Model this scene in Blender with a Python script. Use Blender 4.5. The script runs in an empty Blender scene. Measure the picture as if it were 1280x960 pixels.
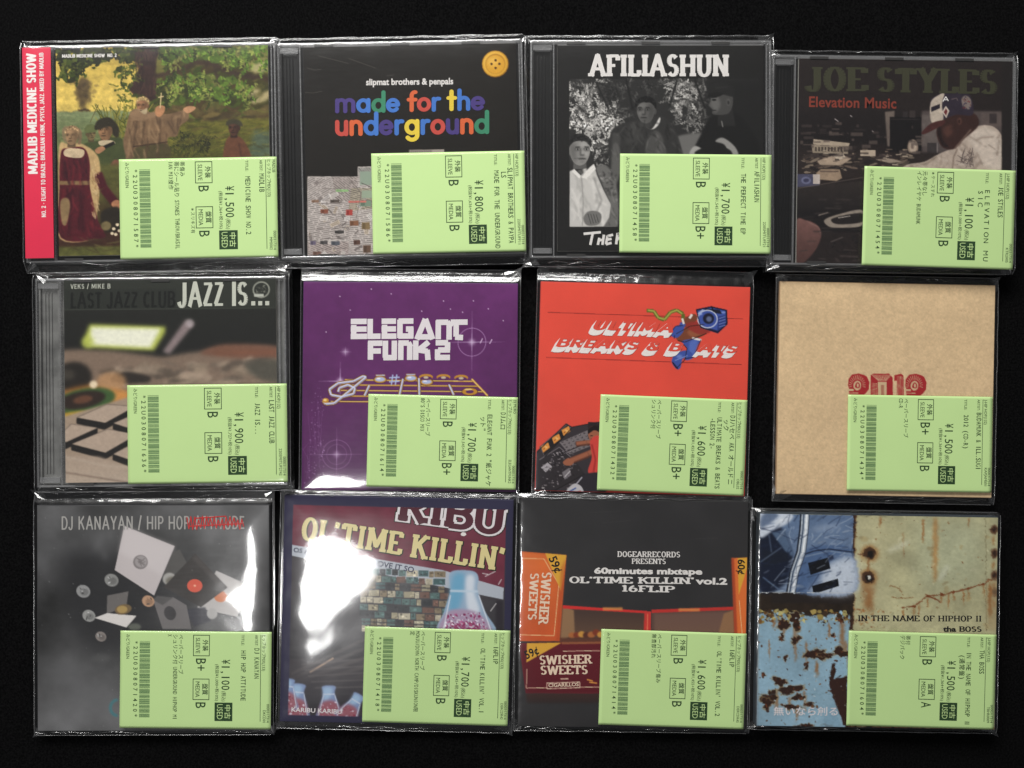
import bpy, math, random
import numpy as np

# ------------------------------------------------------------------ camera, world, light
SC = bpy.context.scene
COL = SC.collection
CAM_H, F_PX = 0.50, 1034.0          # camera height above the cloth (m), focal length in 1280-wide pixels
cam_d = bpy.data.cameras.new('camera'); cam = bpy.data.objects.new('camera', cam_d); COL.objects.link(cam)
cam.location = (0, 0, CAM_H); cam.rotation_euler = (0, 0, 0)
cam_d.sensor_width = 36.0; cam_d.lens = 36.0 * F_PX / 1280.0
cam_d.clip_start = 0.01; cam_d.clip_end = 50
SC.camera = cam

w = bpy.data.worlds.new('World'); SC.world = w; w.use_nodes = True
bg = w.node_tree.nodes['Background']
bg.inputs['Color'].default_value = (0.95, 0.97, 1.0, 1); bg.inputs['Strength'].default_value = 0.08

def area(name, loc, target, sx, sy, power, col=(1, 1, 1)):
    d = bpy.data.lights.new(name, 'AREA'); d.shape = 'RECTANGLE'; d.size = sx; d.size_y = sy
    d.energy = power; d.color = col
    o = bpy.data.objects.new(name, d); COL.objects.link(o); o.location = loc
    import mathutils
    v = mathutils.Vector(target) - mathutils.Vector(loc)
    o.rotation_euler = v.to_track_quat('-Z', 'Y').to_euler()
    return o
# ceiling panels of the shop: the large one beyond the top of the table, a small one behind the photographer
area('ceiling_panel_lamp', (-0.34, 1.13, 0.82), (-0.08, 0.10, 0), 1.2, 0.42, 31.5, (1.0, 0.985, 0.96))
area('ceiling_tube_lamp', (-0.485, -0.47, 1.5), (-0.05, -0.05, 0), 0.17, 0.24, 4.4, (1.0, 0.99, 0.98))

SC.view_settings.view_transform = 'Standard'; SC.view_settings.look = 'None'
SC.view_settings.exposure = 0.0; SC.view_settings.gamma = 1.0
SC.cycles.transparent_max_bounces = 32
SC.cycles.max_bounces = 10

# ------------------------------------------------------------------ helpers
def lin(c):
    c = np.asarray(c, float) / 255.0
    return np.where(c <= 0.04045, c / 12.92, ((c + 0.055) / 1.055) ** 2.4)

MATS = {}
def mat(name, srgb=(128, 128, 128), rough=0.5, spec=0.4, metal=0.0, coat=0.0, coat_rough=0.08, noise=0.0, nscale=200.0):
    if name in MATS: return MATS[name]
    m = bpy.data.materials.new(name); m.use_nodes = True
    nt = m.node_tree; b = nt.nodes['Principled BSDF']
    l = lin(srgb)
    b.inputs['Base Color'].default_value = (*l, 1)
    b.inputs['Roughness'].default_value = rough
    b.inputs['Specular IOR Level'].default_value = spec
    b.inputs['Metallic'].default_value = metal
    b.inputs['Coat Weight'].default_value = coat; b.inputs['Coat Roughness'].default_value = coat_rough
    if noise:
        tc = nt.nodes.new('ShaderNodeTexCoord'); n = nt.nodes.new('ShaderNodeTexNoise')
        n.inputs['Scale'].default_value = nscale; n.inputs['Detail'].default_value = 5
        nt.links.new(tc.outputs['Object'], n.inputs['Vector'])
        r = nt.nodes.new('ShaderNodeValToRGB')
        r.color_ramp.elements[0].position = .25; r.color_ramp.elements[1].position = .75
        r.color_ramp.elements[0].color = (*(l * (1 - noise)), 1); r.color_ramp.elements[1].color = (*np.clip(l * (1 + noise), 0, 1), 1)
        nt.links.new(n.outputs['Fac'], r.inputs['Fac']); nt.links.new(r.outputs['Color'], b.inputs['Base Color'])
    if name == 'pale_green_paper':      # every slip comes from a slightly different batch
        oi = nt.nodes.new('ShaderNodeObjectInfo'); hs = nt.nodes.new('ShaderNodeHueSaturation'); mr = nt.nodes.new('ShaderNodeMapRange')
        mr.inputs['To Min'].default_value = .94; mr.inputs['To Max'].default_value = 1.04; nt.links.new(oi.outputs['Random'], mr.inputs['Value']); nt.links.new(mr.outputs[0], hs.inputs['Value'])
        nt.links.new(r.outputs['Color'], hs.inputs['Color']); nt.links.new(hs.outputs['Color'], b.inputs['Base Color'])
    MATS[name] = m
    return m

def clear_film(name, gain, rough, haze, bump, bscale, tint=1.0, milky=0.0):
    """thin clear plastic: mirror-like by Fresnel, a little hazy where it is scuffed, otherwise transparent"""
    m = bpy.data.materials.new(name); m.use_nodes = True; nt = m.node_tree; N = nt.nodes; L = nt.links
    N.remove(N['Principled BSDF']); out = N['Material Output']
    tc = N.new('ShaderNodeTexCoord')
    nz = N.new('ShaderNodeTexNoise'); nz.inputs['Scale'].default_value = bscale; nz.inputs['Detail'].default_value = 3
    L.new(tc.outputs['Object'], nz.inputs['Vector'])
    bp = N.new('ShaderNodeBump'); bp.inputs['Strength'].default_value = bump; bp.inputs['Distance'].default_value = 0.001
    L.new(nz.outputs['Fac'], bp.inputs['Height'])
    # Schlick's reflectance (about 4 % head-on, rising at a slant), the same from either side of the sheet
    fr = N.new('ShaderNodeLayerWeight'); pw = N.new('ShaderNodeMath'); pw.operation = 'POWER'; pw.inputs[1].default_value = 5
    L.new(fr.outputs['Facing'], pw.inputs[0])
    ma = N.new('ShaderNodeMath'); ma.operation = 'MULTIPLY_ADD'; ma.inputs[1].default_value = .96; ma.inputs[2].default_value = .04; L.new(pw.outputs[0], ma.inputs[0])
    mu = N.new('ShaderNodeMath'); mu.operation = 'MULTIPLY'; mu.use_clamp = True; mu.inputs[1].default_value = gain
    L.new(ma.outputs[0], mu.inputs[0])
    tr = N.new('ShaderNodeBsdfTransparent'); tr.inputs['Color'].default_value = (tint, tint, tint, 1)
    g1 = N.new('ShaderNodeBsdfGlossy'); g1.inputs['Roughness'].default_value = rough
    g2 = N.new('ShaderNodeBsdfGlossy'); g2.inputs['Roughness'].default_value = 0.28
    L.new(bp.outputs['Normal'], g1.inputs['Normal']); L.new(bp.outputs['Normal'], g2.inputs['Normal'])
    m1 = N.new('ShaderNodeMixShader'); L.new(mu.outputs[0], m1.inputs[0]); L.new(tr.outputs[0], m1.inputs[1])
    g3 = N.new('ShaderNodeBsdfGlossy'); g3.inputs['Roughness'].default_value = rough + .17; L.new(bp.outputs['Normal'], g3.inputs['Normal'])
    m0 = N.new('ShaderNodeMixShader'); m0.inputs[0].default_value = .30; L.new(g1.outputs[0], m0.inputs[1]); L.new(g3.outputs[0], m0.inputs[2]); L.new(m0.outputs[0], m1.inputs[2])
    # scuffs: fine stretched scratches carry the broad lobe
    mp = N.new('ShaderNodeMapping'); mp.inputs['Scale'].default_value = (90, 900, 90); mp.inputs['Rotation'].default_value = (0, 0, 0.5)
    L.new(tc.outputs['Object'], mp.inputs['Vector'])
    sc = N.new('ShaderNodeTexNoise'); sc.inputs['Scale'].default_value = 1.0; sc.inputs['Detail'].default_value = 4
    L.new(mp.outputs[0], sc.inputs['Vector'])
    rp = N.new('ShaderNodeMapRange'); rp.inputs['From Min'].default_value = .45; rp.inputs['From Max'].default_value = .75
    rp.inputs['To Min'].default_value = haze * .6; rp.inputs['To Max'].default_value = haze * 1.9
    L.new(sc.outputs['Fac'], rp.inputs['Value'])
    m2 = N.new('ShaderNodeMixShader'); L.new(rp.outputs[0], m2.inputs[0]); L.new(m1.outputs[0], m2.inputs[1]); L.new(g2.outputs[0], m2.inputs[2])
    if milky:
        df = N.new('ShaderNodeBsdfDiffuse'); df.inputs['Color'].default_value = (.75, .75, .76, 1)
        m3 = N.new('ShaderNodeMixShader'); m3.inputs[0].default_value = milky; L.new(m2.outputs[0], m3.inputs[1]); L.new(df.outputs[0], m3.inputs[2]); m2 = m3
    L.new(m2.outputs[0], out.inputs['Surface'])
    return m
FILM = clear_film('clear_polypropylene_film', 1.9, 0.075, 0.006, 0.05, 60)
PANE = clear_film('clear_polystyrene_lid', 0.9, 0.015, 0.003, 0.02, 30)
RIM = clear_film('clear_polystyrene_edge', 3.2, 0.12, 0.11, 0.25, 300, 0.9, .13)
SEAM = clear_film('welded_film_seam', 3.0, 0.14, 0.10, 0.2, 120, 0.95, .03)
FLAP = clear_film('folded_film_flap', 1.0, 0.10, 0.012, 0.4, 120, 0.99)

CREASE = clear_film('creased_film', 4.0, 0.04, 0.05, 0.2, 200, .97)
BLACK = mat('black_polystyrene', (17, 17, 17), .3, .5)
SILVER = mat('clear_grey_tray', (118, 118, 116), .25, .6, noise=.45, nscale=90)
INK = mat('dark_green_ink', (42, 66, 40), .7, .2)
BARINK = mat('faint_green_ink', (84, 116, 76), .7, .2)
PAPER = mat('pale_green_paper', (189, 219, 149), .55, .2, coat=.35, coat_rough=.10, noise=.02, nscale=40)
PAPER2 = mat('pale_green_knockout', (184, 212, 144), .6, .2)

class MB:
    """collects faces and links them as ONE mesh object"""
    def __init__(s): s.v = []; s.f = []; s.mi = []; s.m = []; s.base = 0.0
    def _m(s, m):
        if m not in s.m: s.m.append(m)
        return s.m.index(m)
    def face(s, pts, m):
        i = len(s.v); s.v += [tuple(p) for p in pts]; s.f.append(tuple(range(i, i + len(pts)))); s.mi.append(s._m(m))
    def box(s, x0, y0, z0, x1, y1, z1, m):
        i = len(s.v); k = s._m(m)
        s.v += [(x0, y0, z0), (x1, y0, z0), (x1, y1, z0), (x0, y1, z0), (x0, y0, z1), (x1, y0, z1), (x1, y1, z1), (x0, y1, z1)]
        for q in ((3, 2, 1, 0), (4, 5, 6, 7), (0, 1, 5, 4), (1, 2, 6, 5), (2, 3, 7, 6), (3, 0, 4, 7)):
            s.f.append(tuple(i + j for j in q)); s.mi.append(k)
    def mesh(s, vs, fs, m):
        i = len(s.v); k = s._m(m); s.v += [tuple(p) for p in vs]
        for f in fs: s.f.append(tuple(i + j for j in f)); s.mi.append(k)
    def tube(s, pts, r, m, n=8):
        i = len(s.v); k = s._m(m); P = np.array(pts, float)
        for a, p in enumerate(P):
            t = P[min(a + 1, len(P) - 1)] - P[max(a - 1, 0)]; t /= np.linalg.norm(t) + 1e-12
            up = np.array((0, 0, 1.0)); sd = np.cross(t, up); sd /= np.linalg.norm(sd) + 1e-9; up = np.cross(sd, t)
            for q in range(n):
                an = 2 * math.pi * q / n; s.v.append(tuple(p + r * (math.cos(an) * sd + math.sin(an) * up)))
        for a in range(len(P) - 1):
            for q in range(n):
                s.f.append((i + a * n + q, i + a * n + (q + 1) % n, i + (a + 1) * n + (q + 1) % n, i + (a + 1) * n + q)); s.mi.append(k)
    def build(s, name, parent=None, smooth=False, bevel=0.0):
        me = bpy.data.meshes.new(name); me.from_pydata(s.v, [], s.f); 
        for m in s.m: me.materials.append(m)
        me.polygons.foreach_set('material_index', s.mi)
        if smooth: me.polygons.foreach_set('use_smooth', [True] * len(s.f))
        me.update()
        o = bpy.data.objects.new(name, me); COL.objects.link(o)
        if parent: o.parent = parent
        if bevel:
            b = o.modifiers.new('edge_rounding', 'BEVEL'); b.width = bevel; b.segments = 2
        return o

# text: default font, CJK through the font's own fallback
_TC = {}
def glyphs(s, bold=0.0, space=1.0, res=3):
    key = (s, bold, space, res)
    if key not in _TC:
        cu = bpy.data.curves.new('lettering', 'FONT'); cu.body = s; cu.offset = bold; cu.space_character = space; cu.resolution_u = res
        o = bpy.data.objects.new('lettering', cu); COL.objects.link(o)
        me = bpy.data.meshes.new_from_object(o.evaluated_get(bpy.context.evaluated_depsgraph_get()))
        v = np.array([p.co[:2] for p in me.vertices]).reshape(-1, 2); f = [tuple(p.vertices) for p in me.polygons]
        bpy.data.objects.remove(o); bpy.data.curves.remove(cu); bpy.data.meshes.remove(me)
        _TC[key] = (v, f)
    return _TC[key]

# own slab-serif letters drawn as strokes with a broad nib -----------------------------------
def arc(cx, cy, rx, ry, a0, a1, n=14):
    return [(cx + rx * math.cos(math.radians(a0 + (a1 - a0) * i / n)), cy + ry * math.sin(math.radians(a0 + (a1 - a0) * i / n))) for i in range(n + 1)]
SLAB = {  # width, strokes; a terminal at y 0 or 1 of a steep stroke gets a slab
 'A': (.86, [[(.08, 0), (.43, 1), (.78, 0)], [(.22, .34), (.64, .34)]]),
 'B': (.72, [[(.14, 0), (.14, 1)], [(.14, .95)] + arc(.4, .74, .22, .21, 90, -90) + [(.14, .53)], [(.14, .53)] + arc(.42, .29, .24, .24, 90, -90) + [(.14, .05)]]),
 'C': (.72, [arc(.4, .5, .3, .47, 45, 315)]),
 'D': (.78, [[(.14, 0), (.14, 1)], [(.14, .95)] + arc(.36, .5, .32, .45, 90, -90) + [(.14, .05)]]),
 'E': (.70, [[(.14, 0), (.14, 1)], [(.14, .95), (.62, .95), (.62, .76)], [(.14, .5), (.48, .5)], [(.14, .05), (.64, .05), (.64, .26)]]),
 'F': (.66, [[(.14, 0), (.14, 1)], [(.14, .95), (.6, .95), (.6, .74)], [(.14, .5), (.46, .5)]]),
 'G': (.78, [arc(.4, .5, .3, .47, 45, 330), [(.44, .42), (.68, .42), (.68, .1)]]),
 'H': (.84, [[(.14, 0), (.14, 1)], [(.7, 0), (.7, 1)], [(.14, .5), (.7, .5)]]),
 'I': (.36, [[(.18, 0), (.18, 1)]]),
 'J': (.56, [[(.4, 1), (.4, .25)] + arc(.22, .25, .18, .24, 0, -170)]),
 'K': (.82, [[(.14, 0), (.14, 1)], [(.68, 1), (.16, .42)], [(.34, .62), (.7, 0)]]),
 'L': (.64, [[(.14, 0), (.14, 1)], [(.14, .05), (.58, .05), (.58, .28)]]),
 'M': (1.0, [[(.13, 0), (.15, 1)], [(.15, 1), (.5, .2), (.85, 1)], [(.85, 1), (.87, 0)]]),
 'N': (.86, [[(.14, 0), (.14, 1)], [(.14, .98), (.7, .02)], [(.7, 0), (.7, 1)]]),
 'O': (.78, [arc(.39, .5, .29, .47, 0, 360, 24)]),
 'P': (.70, [[(.14, 0), (.14, 1)], [(.14, .95)] + arc(.38, .71, .24, .24, 90, -90) + [(.14, .47)]]),
 'R': (.78, [[(.14, 0), (.14, 1)], [(.14, .95)] + arc(.38, .73, .23, .22, 90, -90) + [(.14, .51)], [(.38, .5), (.66, 0)]]),
 'S': (.64, [arc(.32, .73, .2, .23, 30, 270) + arc(.32, .27, .22, .23, 90, -150)]),
 'T': (.74, [[(.37, 0), (.37, 1)], [(.08, .74), (.08, .95), (.66, .95), (.66, .74)]]),
 'U': (.80, [[(.14, 1), (.14, .3)] + arc(.4, .3, .26, .28, 180, 360) + [(.66, 1)]]),
 'W': (1.16, [[(.1, 1), (.34, 0), (.58, .9), (.82, 0), (1.06, 1)]]),
 'Y': (.80, [[(.1, 1), (.4, .45), (.7, 1)], [(.4, 0), (.4, .48)]]),
 '1': (.40, [[(.05, .8), (.22, .96), (.22, 0)]]),
 '2': (.64, [arc(.32, .72, .22, .24, 170, -20) + [(.1, .05), (.56, .05), (.56, .24)]]),
 '6': (.68, [arc(.34, .3, .22, .27, 0, 360, 20), arc(.5, .3, .38, .66, 178, 105, 8)]),
 '0': (.70, [arc(.35, .5, .25, .47, 0, 360, 24)]),
 "'": (.26, [[(.13, 1), (.09, .74)]]),
 '&': (.8, [arc(.34, .76, .15, .2, -40, 220) + [(.66, 0)], arc(.34, .26, .24, .25, 120, 390)]),
 ' ': (.36, []),
 # rounded lower case (x-height .62)
 'm': (.98, [[(.1, 0), (.1, .6)], [(.1, .4)] + arc(.29, .41, .19, .2, 180, 0) + [(.48, 0)], [(.48, .4)] + arc(.67, .41, .19, .2, 180, 0) + [(.86, 0)]]),
 'n': (.62, [[(.1, 0), (.1, .6)], [(.1, .38)] + arc(.3, .39, .2, .22, 180, 0) + [(.5, 0)]]),
 'u': (.62, [[(.1, .61), (.1, .23)] + arc(.3, .22, .2, .22, 180, 360) + [(.5, .61)], [(.5, .3), (.5, 0)]]),
 'a': (.68, [arc(.32, .3, .24, .29, 0, 360, 20), [(.56, .6), (.56, 0)]]),
 'd': (.68, [arc(.32, .3, .24, .29, 0, 360, 20), [(.56, 1), (.56, 0)]]),
 'e': (.64, [[(.08, .31), (.52, .31)] + arc(.3, .3, .24, .29, 5, 318, 18)]),
 'f': (.42, [[(.18, 0), (.18, .75)] + arc(.33, .76, .15, .2, 180, 80, 8), [(.04, .56), (.36, .56)]]),
 'o': (.64, [arc(.31, .3, .24, .29, 0, 360, 20)]),
 'r': (.44, [[(.1, 0), (.1, .6)], [(.1, .36)] + arc(.3, .36, .2, .24, 180, 75, 8)]),
 't': (.42, [[(.18, .95), (.18, 0)], [(.04, .6), (.34, .6)]]),
 'h': (.62, [[(.1, 0), (.1, 1)], [(.1, .38)] + arc(.3, .39, .2, .22, 180, 0) + [(.5, 0)]]),
 'g': (.68, [arc(.32, .3, .24, .29, 0, 360, 20), [(.56, .6), (.56, -.1)] + arc(.33, -.1, .23, .22, 0, -150, 10)]),
}
SANS = dict(SLAB)
SANS.update({
 'E': (.62, [[(.12, 0), (.12, 1)], [(.12, .93), (.56, .93)], [(.12, .5), (.5, .5)], [(.12, .07), (.58, .07)]]),
 'F': (.58, [[(.12, 0), (.12, 1)], [(.12, .93), (.54, .93)], [(.12, .5), (.48, .5)]]),
 'L': (.56, [[(.12, 0), (.12, 1)], [(.12, .07), (.54, .07)]]), 'I': (.28, [[(.14, 0), (.14, 1)]]),
 'T': (.64, [[(.32, 0), (.32, 1)], [(.02, .93), (.62, .93)]]),
 'Z': (.62, [[(.06, .93), (.56, .93)], [(.52, .93), (.1, .07)], [(.05, .07), (.58, .07)]]),
 'V': (.76, [[(.08, 1), (.38, 0), (.68, 1)]]), 'X': (.74, [[(.08, 1), (.66, 0)], [(.66, 1), (.08, 0)]]),
 '/': (.44, [[(.06, -.06), (.36, 1.06)]]), '-': (.4, [[(.05, .45), (.35, .45)]]), '.': (.24, [[(.12, 0), (.12, .14)]]), ',': (.24, [[(.14, .14), (.08, -.14)]]), ':': (.24, [[(.12, 0), (.12, .14)], [(.12, .5), (.12, .64)]]),
 'C': (.7, [arc(.38, .5, .27, .45, 50, 310)]), 'G': (.76, [arc(.4, .5, .28, .45, 50, 345), [(.42, .44), (.68, .44), (.68, .06)]]),
 'S': (.66, [arc(.33, .72, .21, .21, 25, 270) + arc(.33, .28, .22, .22, 90, -155)]),
})
def disc(c, rx, ry, n=12):
    return [(c[0] + rx * math.cos(2 * math.pi * i / n), c[1] + ry * math.sin(2 * math.pi * i / n)) for i in range(n)]
def slab_word(s, wx=.22, wy=.10, serif=.12, space=.04, grow=0.0, per_letter=False, sans=False):
    """convex pieces (lists of 2D points) of a word set 1 unit high; grow thickens every piece"""
    out = []; x = 0
    for ch in s:
        wd, strokes = (SANS if sans else SLAB)[ch]; pieces = []
        for st in strokes:
            for (a, b) in zip(st[:-1], st[1:]):
                dx, dy = b[0] - a[0], b[1] - a[1]; l = math.hypot(dx, dy)
                if l < 1e-6: continue
                hw = .5 * math.sqrt((wx * dy / l) ** 2 + (wy * dx / l) ** 2) + grow
                nx, ny = -dy / l * hw, dx / l * hw
                pieces.append([(a[0] + nx, a[1] + ny), (a[0] - nx, a[1] - ny), (b[0] - nx, b[1] - ny), (b[0] + nx, b[1] + ny)])
            inner = st if serif == 0 else st[1:-1]
            for p in inner: pieces.append(disc(p, wx * .5 + grow if serif == 0 else wy * .5 + grow, (wx if serif == 0 else wy) * .5 + grow, 12))
            if serif > 0 and ch != "'":
                for p, q in ((st[0], st[1]), (st[-1], st[-2])):
                    if abs(p[1] - q[1]) > abs(p[0] - q[0]) * .8 and (p[1] < .03 or p[1] > .97):
                        y0, y1 = (0, wy) if p[1] < .5 else (1 - wy, 1)
                        pieces.append([(p[0] - wx * .5 - serif - grow, y0 - grow), (p[0] + wx * .5 + serif + grow, y0 - grow), (p[0] + wx * .5 + serif + grow, y1 + grow), (p[0] - wx * .5 - serif - grow, y1 + grow)])
        out.append([[(px + x, py) for (px, py) in pc] for pc in pieces])
        x += wd + space
    return (out if per_letter else [p for l in out for p in l]), x - space

# ------------------------------------------------------------------ printed pictures: painted shape by shape into a colour attribute on a fine grid
def fbm(n, cells, rng, octs=4, ax=1.0):
    out = np.zeros((n, n)); amp = 1.0; tot = 0
    for o in range(octs):
        cx, cy = max(2, int(cells * ax)), max(2, int(cells))
        g = rng.random((cy + 2, cx + 2))
        yy = np.linspace(0, cy, n); xx = np.linspace(0, cx, n)
        iy = np.minimum(yy.astype(int), cy); ix = np.minimum(xx.astype(int), cx); fy = yy - iy; fx = xx - ix
        fy = fy * fy * (3 - 2 * fy); fx = fx * fx * (3 - 2 * fx)
        a = g[np.ix_(iy, ix)]; b = g[np.ix_(iy, ix + 1)]; c = g[np.ix_(iy + 1, ix)]; d = g[np.ix_(iy + 1, ix + 1)]
        out += amp * ((a * (1 - fx) + b * fx) * (1 - fy)[:, None] + (c * (1 - fx) + d * fx) * fy[:, None])
        tot += amp; amp *= .5; cells *= 2
    return out / tot
def blur(m, s):
    if s < .3: return m
    r = max(1, int(3 * s)); k = np.exp(-.5 * (np.arange(-r, r + 1) / s) ** 2); k /= k.sum()
    for ax in (0, 1):
        pad = [(0, 0)] * m.ndim; pad[ax] = (r, r); p = np.pad(m, pad, 'edge')
        m = sum(k[i] * np.take(p, range(i, i + m.shape[ax]), axis=ax) for i in range(2 * r + 1))
    return m
def inside(px, py, P):
    c = np.zeros(px.shape, bool); n = len(P)
    for i in range(n):
        x1, y1 = P[i]; x2, y2 = P[(i + 1) % n]
        if y1 == y2: continue
        cond = (y1 > py) != (y2 > py)
        c ^= cond & (px < (x2 - x1) * (py - y1) / (y2 - y1) + x1)
    return c
def spline(pts, k=6):
    n = len(pts); out = []
    for i in range(n):
        p0, p1, p2, p3 = (np.array(pts[(i + j) % n], float) for j in (-1, 0, 1, 2))
        for t in np.arange(k) / k:
            out.append(tuple(.5 * (2 * p1 + (p2 - p0) * t + (2 * p0 - 5 * p1 + 4 * p2 - p3) * t * t + (3 * p1 - p0 - 3 * p2 + p3) * t ** 3)))
    return out

class Art:
    def __init__(s, quad, base, seed, n=320):
        s.n = n; s.rng = np.random.default_rng(seed)
        A = np.array([[x, y, 1] for x, y in quad], float)
        s.ab, *_ = np.linalg.lstsq(A, np.array([(0, 0), (1, 0), (1, 1), (0, 1)], float), rcond=None)
        s.k = n / (.5 * (math.dist(quad[0], quad[1]) + math.dist(quad[0], quad[3])))
        s.img = np.ones((n, n, 3)) * np.array(base, float)
    def uv(s, p): return tuple(np.array([p[0], p[1], 1.0]) @ s.ab)
    def T(s, pts): return np.c_[np.array(pts, float), np.ones(len(pts))] @ s.ab * s.n
    def put(s, m, x0, y0, col, a=1.0):
        h, w_ = m.shape; r = s.img[y0:y0 + h, x0:x0 + w_]; m = (m * a)[..., None]
        r[...] = r * (1 - m) + np.array(col, float) * m
    def mask(s, pts, soft=0.0, smooth=False):
        if smooth: pts = spline(pts)
        P = s.T(pts); sg = soft * s.k; pad = int(3 * sg) + 2
        x0 = max(0, int(P[:, 0].min()) - pad); x1 = min(s.n, int(P[:, 0].max()) + pad + 1)
        y0 = max(0, int(P[:, 1].min()) - pad); y1 = min(s.n, int(P[:, 1].max()) + pad + 1)
        if x1 <= x0 or y1 <= y0: return None
        m = np.zeros((y1 - y0, x1 - x0))
        for oy in (1 / 6, .5, 5 / 6):
            for ox in (1 / 6, .5, 5 / 6):
                yy, xx = np.mgrid[y0:y1, x0:x1]
                m += inside(xx + ox, yy + oy, P)
        return blur(m / 9.0, sg), x0, y0
    def poly(s, pts, col, soft=0.0, a=1.0, smooth=False):
        r = s.mask(pts, soft, smooth)
        if r: s.put(r[0], r[1], r[2], col, a)
    def blob(s, pts, col, soft=0.0, a=1.0): s.poly(pts, col, soft, a, True)
    def ell(s, x, y, rx, ry, col, soft=0.0, a=1.0, rot=0.0):
        c, d = math.cos(math.radians(rot)), math.sin(math.radians(rot)); n = 20 if max(rx, ry) > 8 else 10
        s.poly([(x + rx * math.cos(t) * c - ry * math.sin(t) * d, y + rx * math.cos(t) * d + ry * math.sin(t) * c) for t in np.linspace(0, 2 * math.pi, n, endpoint=False)], col, soft, a)
    def line(s, pts, wd, col, soft=0.0, a=1.0):
        for p, q in zip(pts[:-1], pts[1:]):
            l = math.dist(p, q) + 1e-9; nx, ny = -(q[1] - p[1]) / l * wd / 2, (q[0] - p[0]) / l * wd / 2
            s.poly([(p[0] + nx, p[1] + ny), (q[0] + nx, q[1] + ny), (q[0] - nx, q[1] - ny), (p[0] - nx, p[1] - ny)], col, soft, a)
    def rect(s, x0, y0, x1, y1, col, soft=0.0, a=1.0): s.poly([(x0, y0), (x1, y0), (x1, y1), (x0, y1)], col, soft, a)
    def grad(s, pts, c0, c1, ax=1, soft=0.0, smooth=False):
        r = s.mask(pts, soft, smooth)
        if not r: return
        m, x0, y0 = r; t = np.linspace(0, 1, m.shape[0] if ax else m.shape[1]); t = t[:, None, None] if ax else t[None, :, None]
        s.put(m, x0, y0, np.array(c0, float) * (1 - t) + np.array(c1, float) * t)
    def leaves(s, pts, n, smin, smax, cols, soft=0.0, asp=.4, rot=None, a=1.0):
        P = np.array(pts, float); lo, hi = P.min(0), P.max(0); k = 0
        while k < n:
            q = lo + s.rng.random((200, 2)) * (hi - lo); ok = inside(q[:, 0], q[:, 1], pts)
            for x, y in q[ok]:
                r = smin + (smax - smin) * s.rng.random() ** 2; c = np.array(cols[s.rng.integers(len(cols))]) * (.85 + .3 * s.rng.random())
                s.ell(x, y, r, r * asp * (.6 + .8 * s.rng.random()), c, soft, a, (s.rng.random() * 360) if rot is None else rot + s.rng.normal() * 18); k += 1
                if k >= n: break
    def mott(s, amp, cells, pts=None, soft=3.0, octs=4, ax=1.0):
        f = 1 + amp * (fbm(s.n, cells, s.rng, octs, ax) - .5) * 2
        if pts is None: s.img *= f[..., None]
        else:
            m, x0, y0 = s.mask(pts, soft); h, w_ = m.shape
            s.img[y0:y0 + h, x0:x0 + w_] *= 1 + (f[y0:y0 + h, x0:x0 + w_] - 1)[..., None] * m[..., None]
    def warp(s, amp, cells):
        a = amp * s.k; n = s.n; yy, xx = np.mgrid[0:n, 0:n]
        dx = (fbm(n, cells, s.rng, 3) - .5) * 2 * a; dy = (fbm(n, cells, s.rng, 3) - .5) * 2 * a
        s.img = s.img[np.clip((yy + dy).round().astype(int), 0, n - 1), np.clip((xx + dx).round().astype(int), 0, n - 1)]
    def soften(s, sg, pts=None):
        b = blur(s.img, sg * s.k)
        if pts is None: s.img = b
        else:
            m, x0, y0 = s.mask(pts, 2); h, w_ = m.shape; m = m[..., None]
            s.img[y0:y0 + h, x0:x0 + w_] = s.img[y0:y0 + h, x0:x0 + w_] * (1 - m) + b[y0:y0 + h, x0:x0 + w_] * m
    def folds(s, pts, n, ang, dark, light, ln=50, wd=6, smooth=True, spread=14):
        '''cloth folds: soft light and dark strokes kept inside an outline'''
        r = s.mask(pts, .8, smooth)
        if not r: return
        m, x0, y0 = r; h, w_ = m.shape; keep = s.img.copy(); P = np.array(pts, float); lo, hi = P.min(0), P.max(0)
        for i in range(n):
            x, y = lo + s.rng.random(2) * (hi - lo); a = math.radians(ang + s.rng.normal() * spread); l = ln * (.4 + s.rng.random()); dx, dy = math.cos(a) * l / 2, math.sin(a) * l / 2; b = s.rng.normal() * l * .12
            s.line([(x - dx, y - dy), (x + b, y + b * .3), (x + dx, y + dy)], wd * (.4 + .8 * s.rng.random()), dark if s.rng.random() < .55 else light, wd * .35, .55)
        k = m[..., None]; s.img[y0:y0 + h, x0:x0 + w_] = keep[y0:y0 + h, x0:x0 + w_] * (1 - k) + s.img[y0:y0 + h, x0:x0 + w_] * k
        keep[y0:y0 + h, x0:x0 + w_] = s.img[y0:y0 + h, x0:x0 + w_]; s.img = keep
    def person_head(s, x, y, r, skin, hair, face=1, beard=None, a=1.0):
        """small printed face turned to the left (face 1) or right (-1): neck, hair, ears, egg-shaped face with a lit and a shaded side, eyes, nose, mouth"""
        k = np.array(skin, float); f = x - face * r * .16; h = np.array(hair, float)
        s.poly([(x - .42 * r, y + .5 * r), (x + .42 * r, y + .5 * r), (x + .46 * r, y + 1.25 * r), (x - .46 * r, y + 1.25 * r)], k * .6, 1.5, a)
        s.ell(x + face * r * .08, y - r * .36, r * .78, r * .78, h, 1.0, a)
        s.ell(x + face * r * .72, y + r * .06, r * .13, r * .25, k * .7, 1.0, a)
        s.blob([(x - .70 * r, y - .3 * r), (x - .56 * r, y - .62 * r), (x, y - .76 * r), (x + .56 * r, y - .62 * r), (x + .70 * r, y - .3 * r), (x + .66 * r, y + .25 * r), (x + .42 * r, y + .78 * r), (x, y + r), (x - .42 * r, y + .78 * r), (x - .66 * r, y + .25 * r)], k * .9, .9, a)
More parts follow.
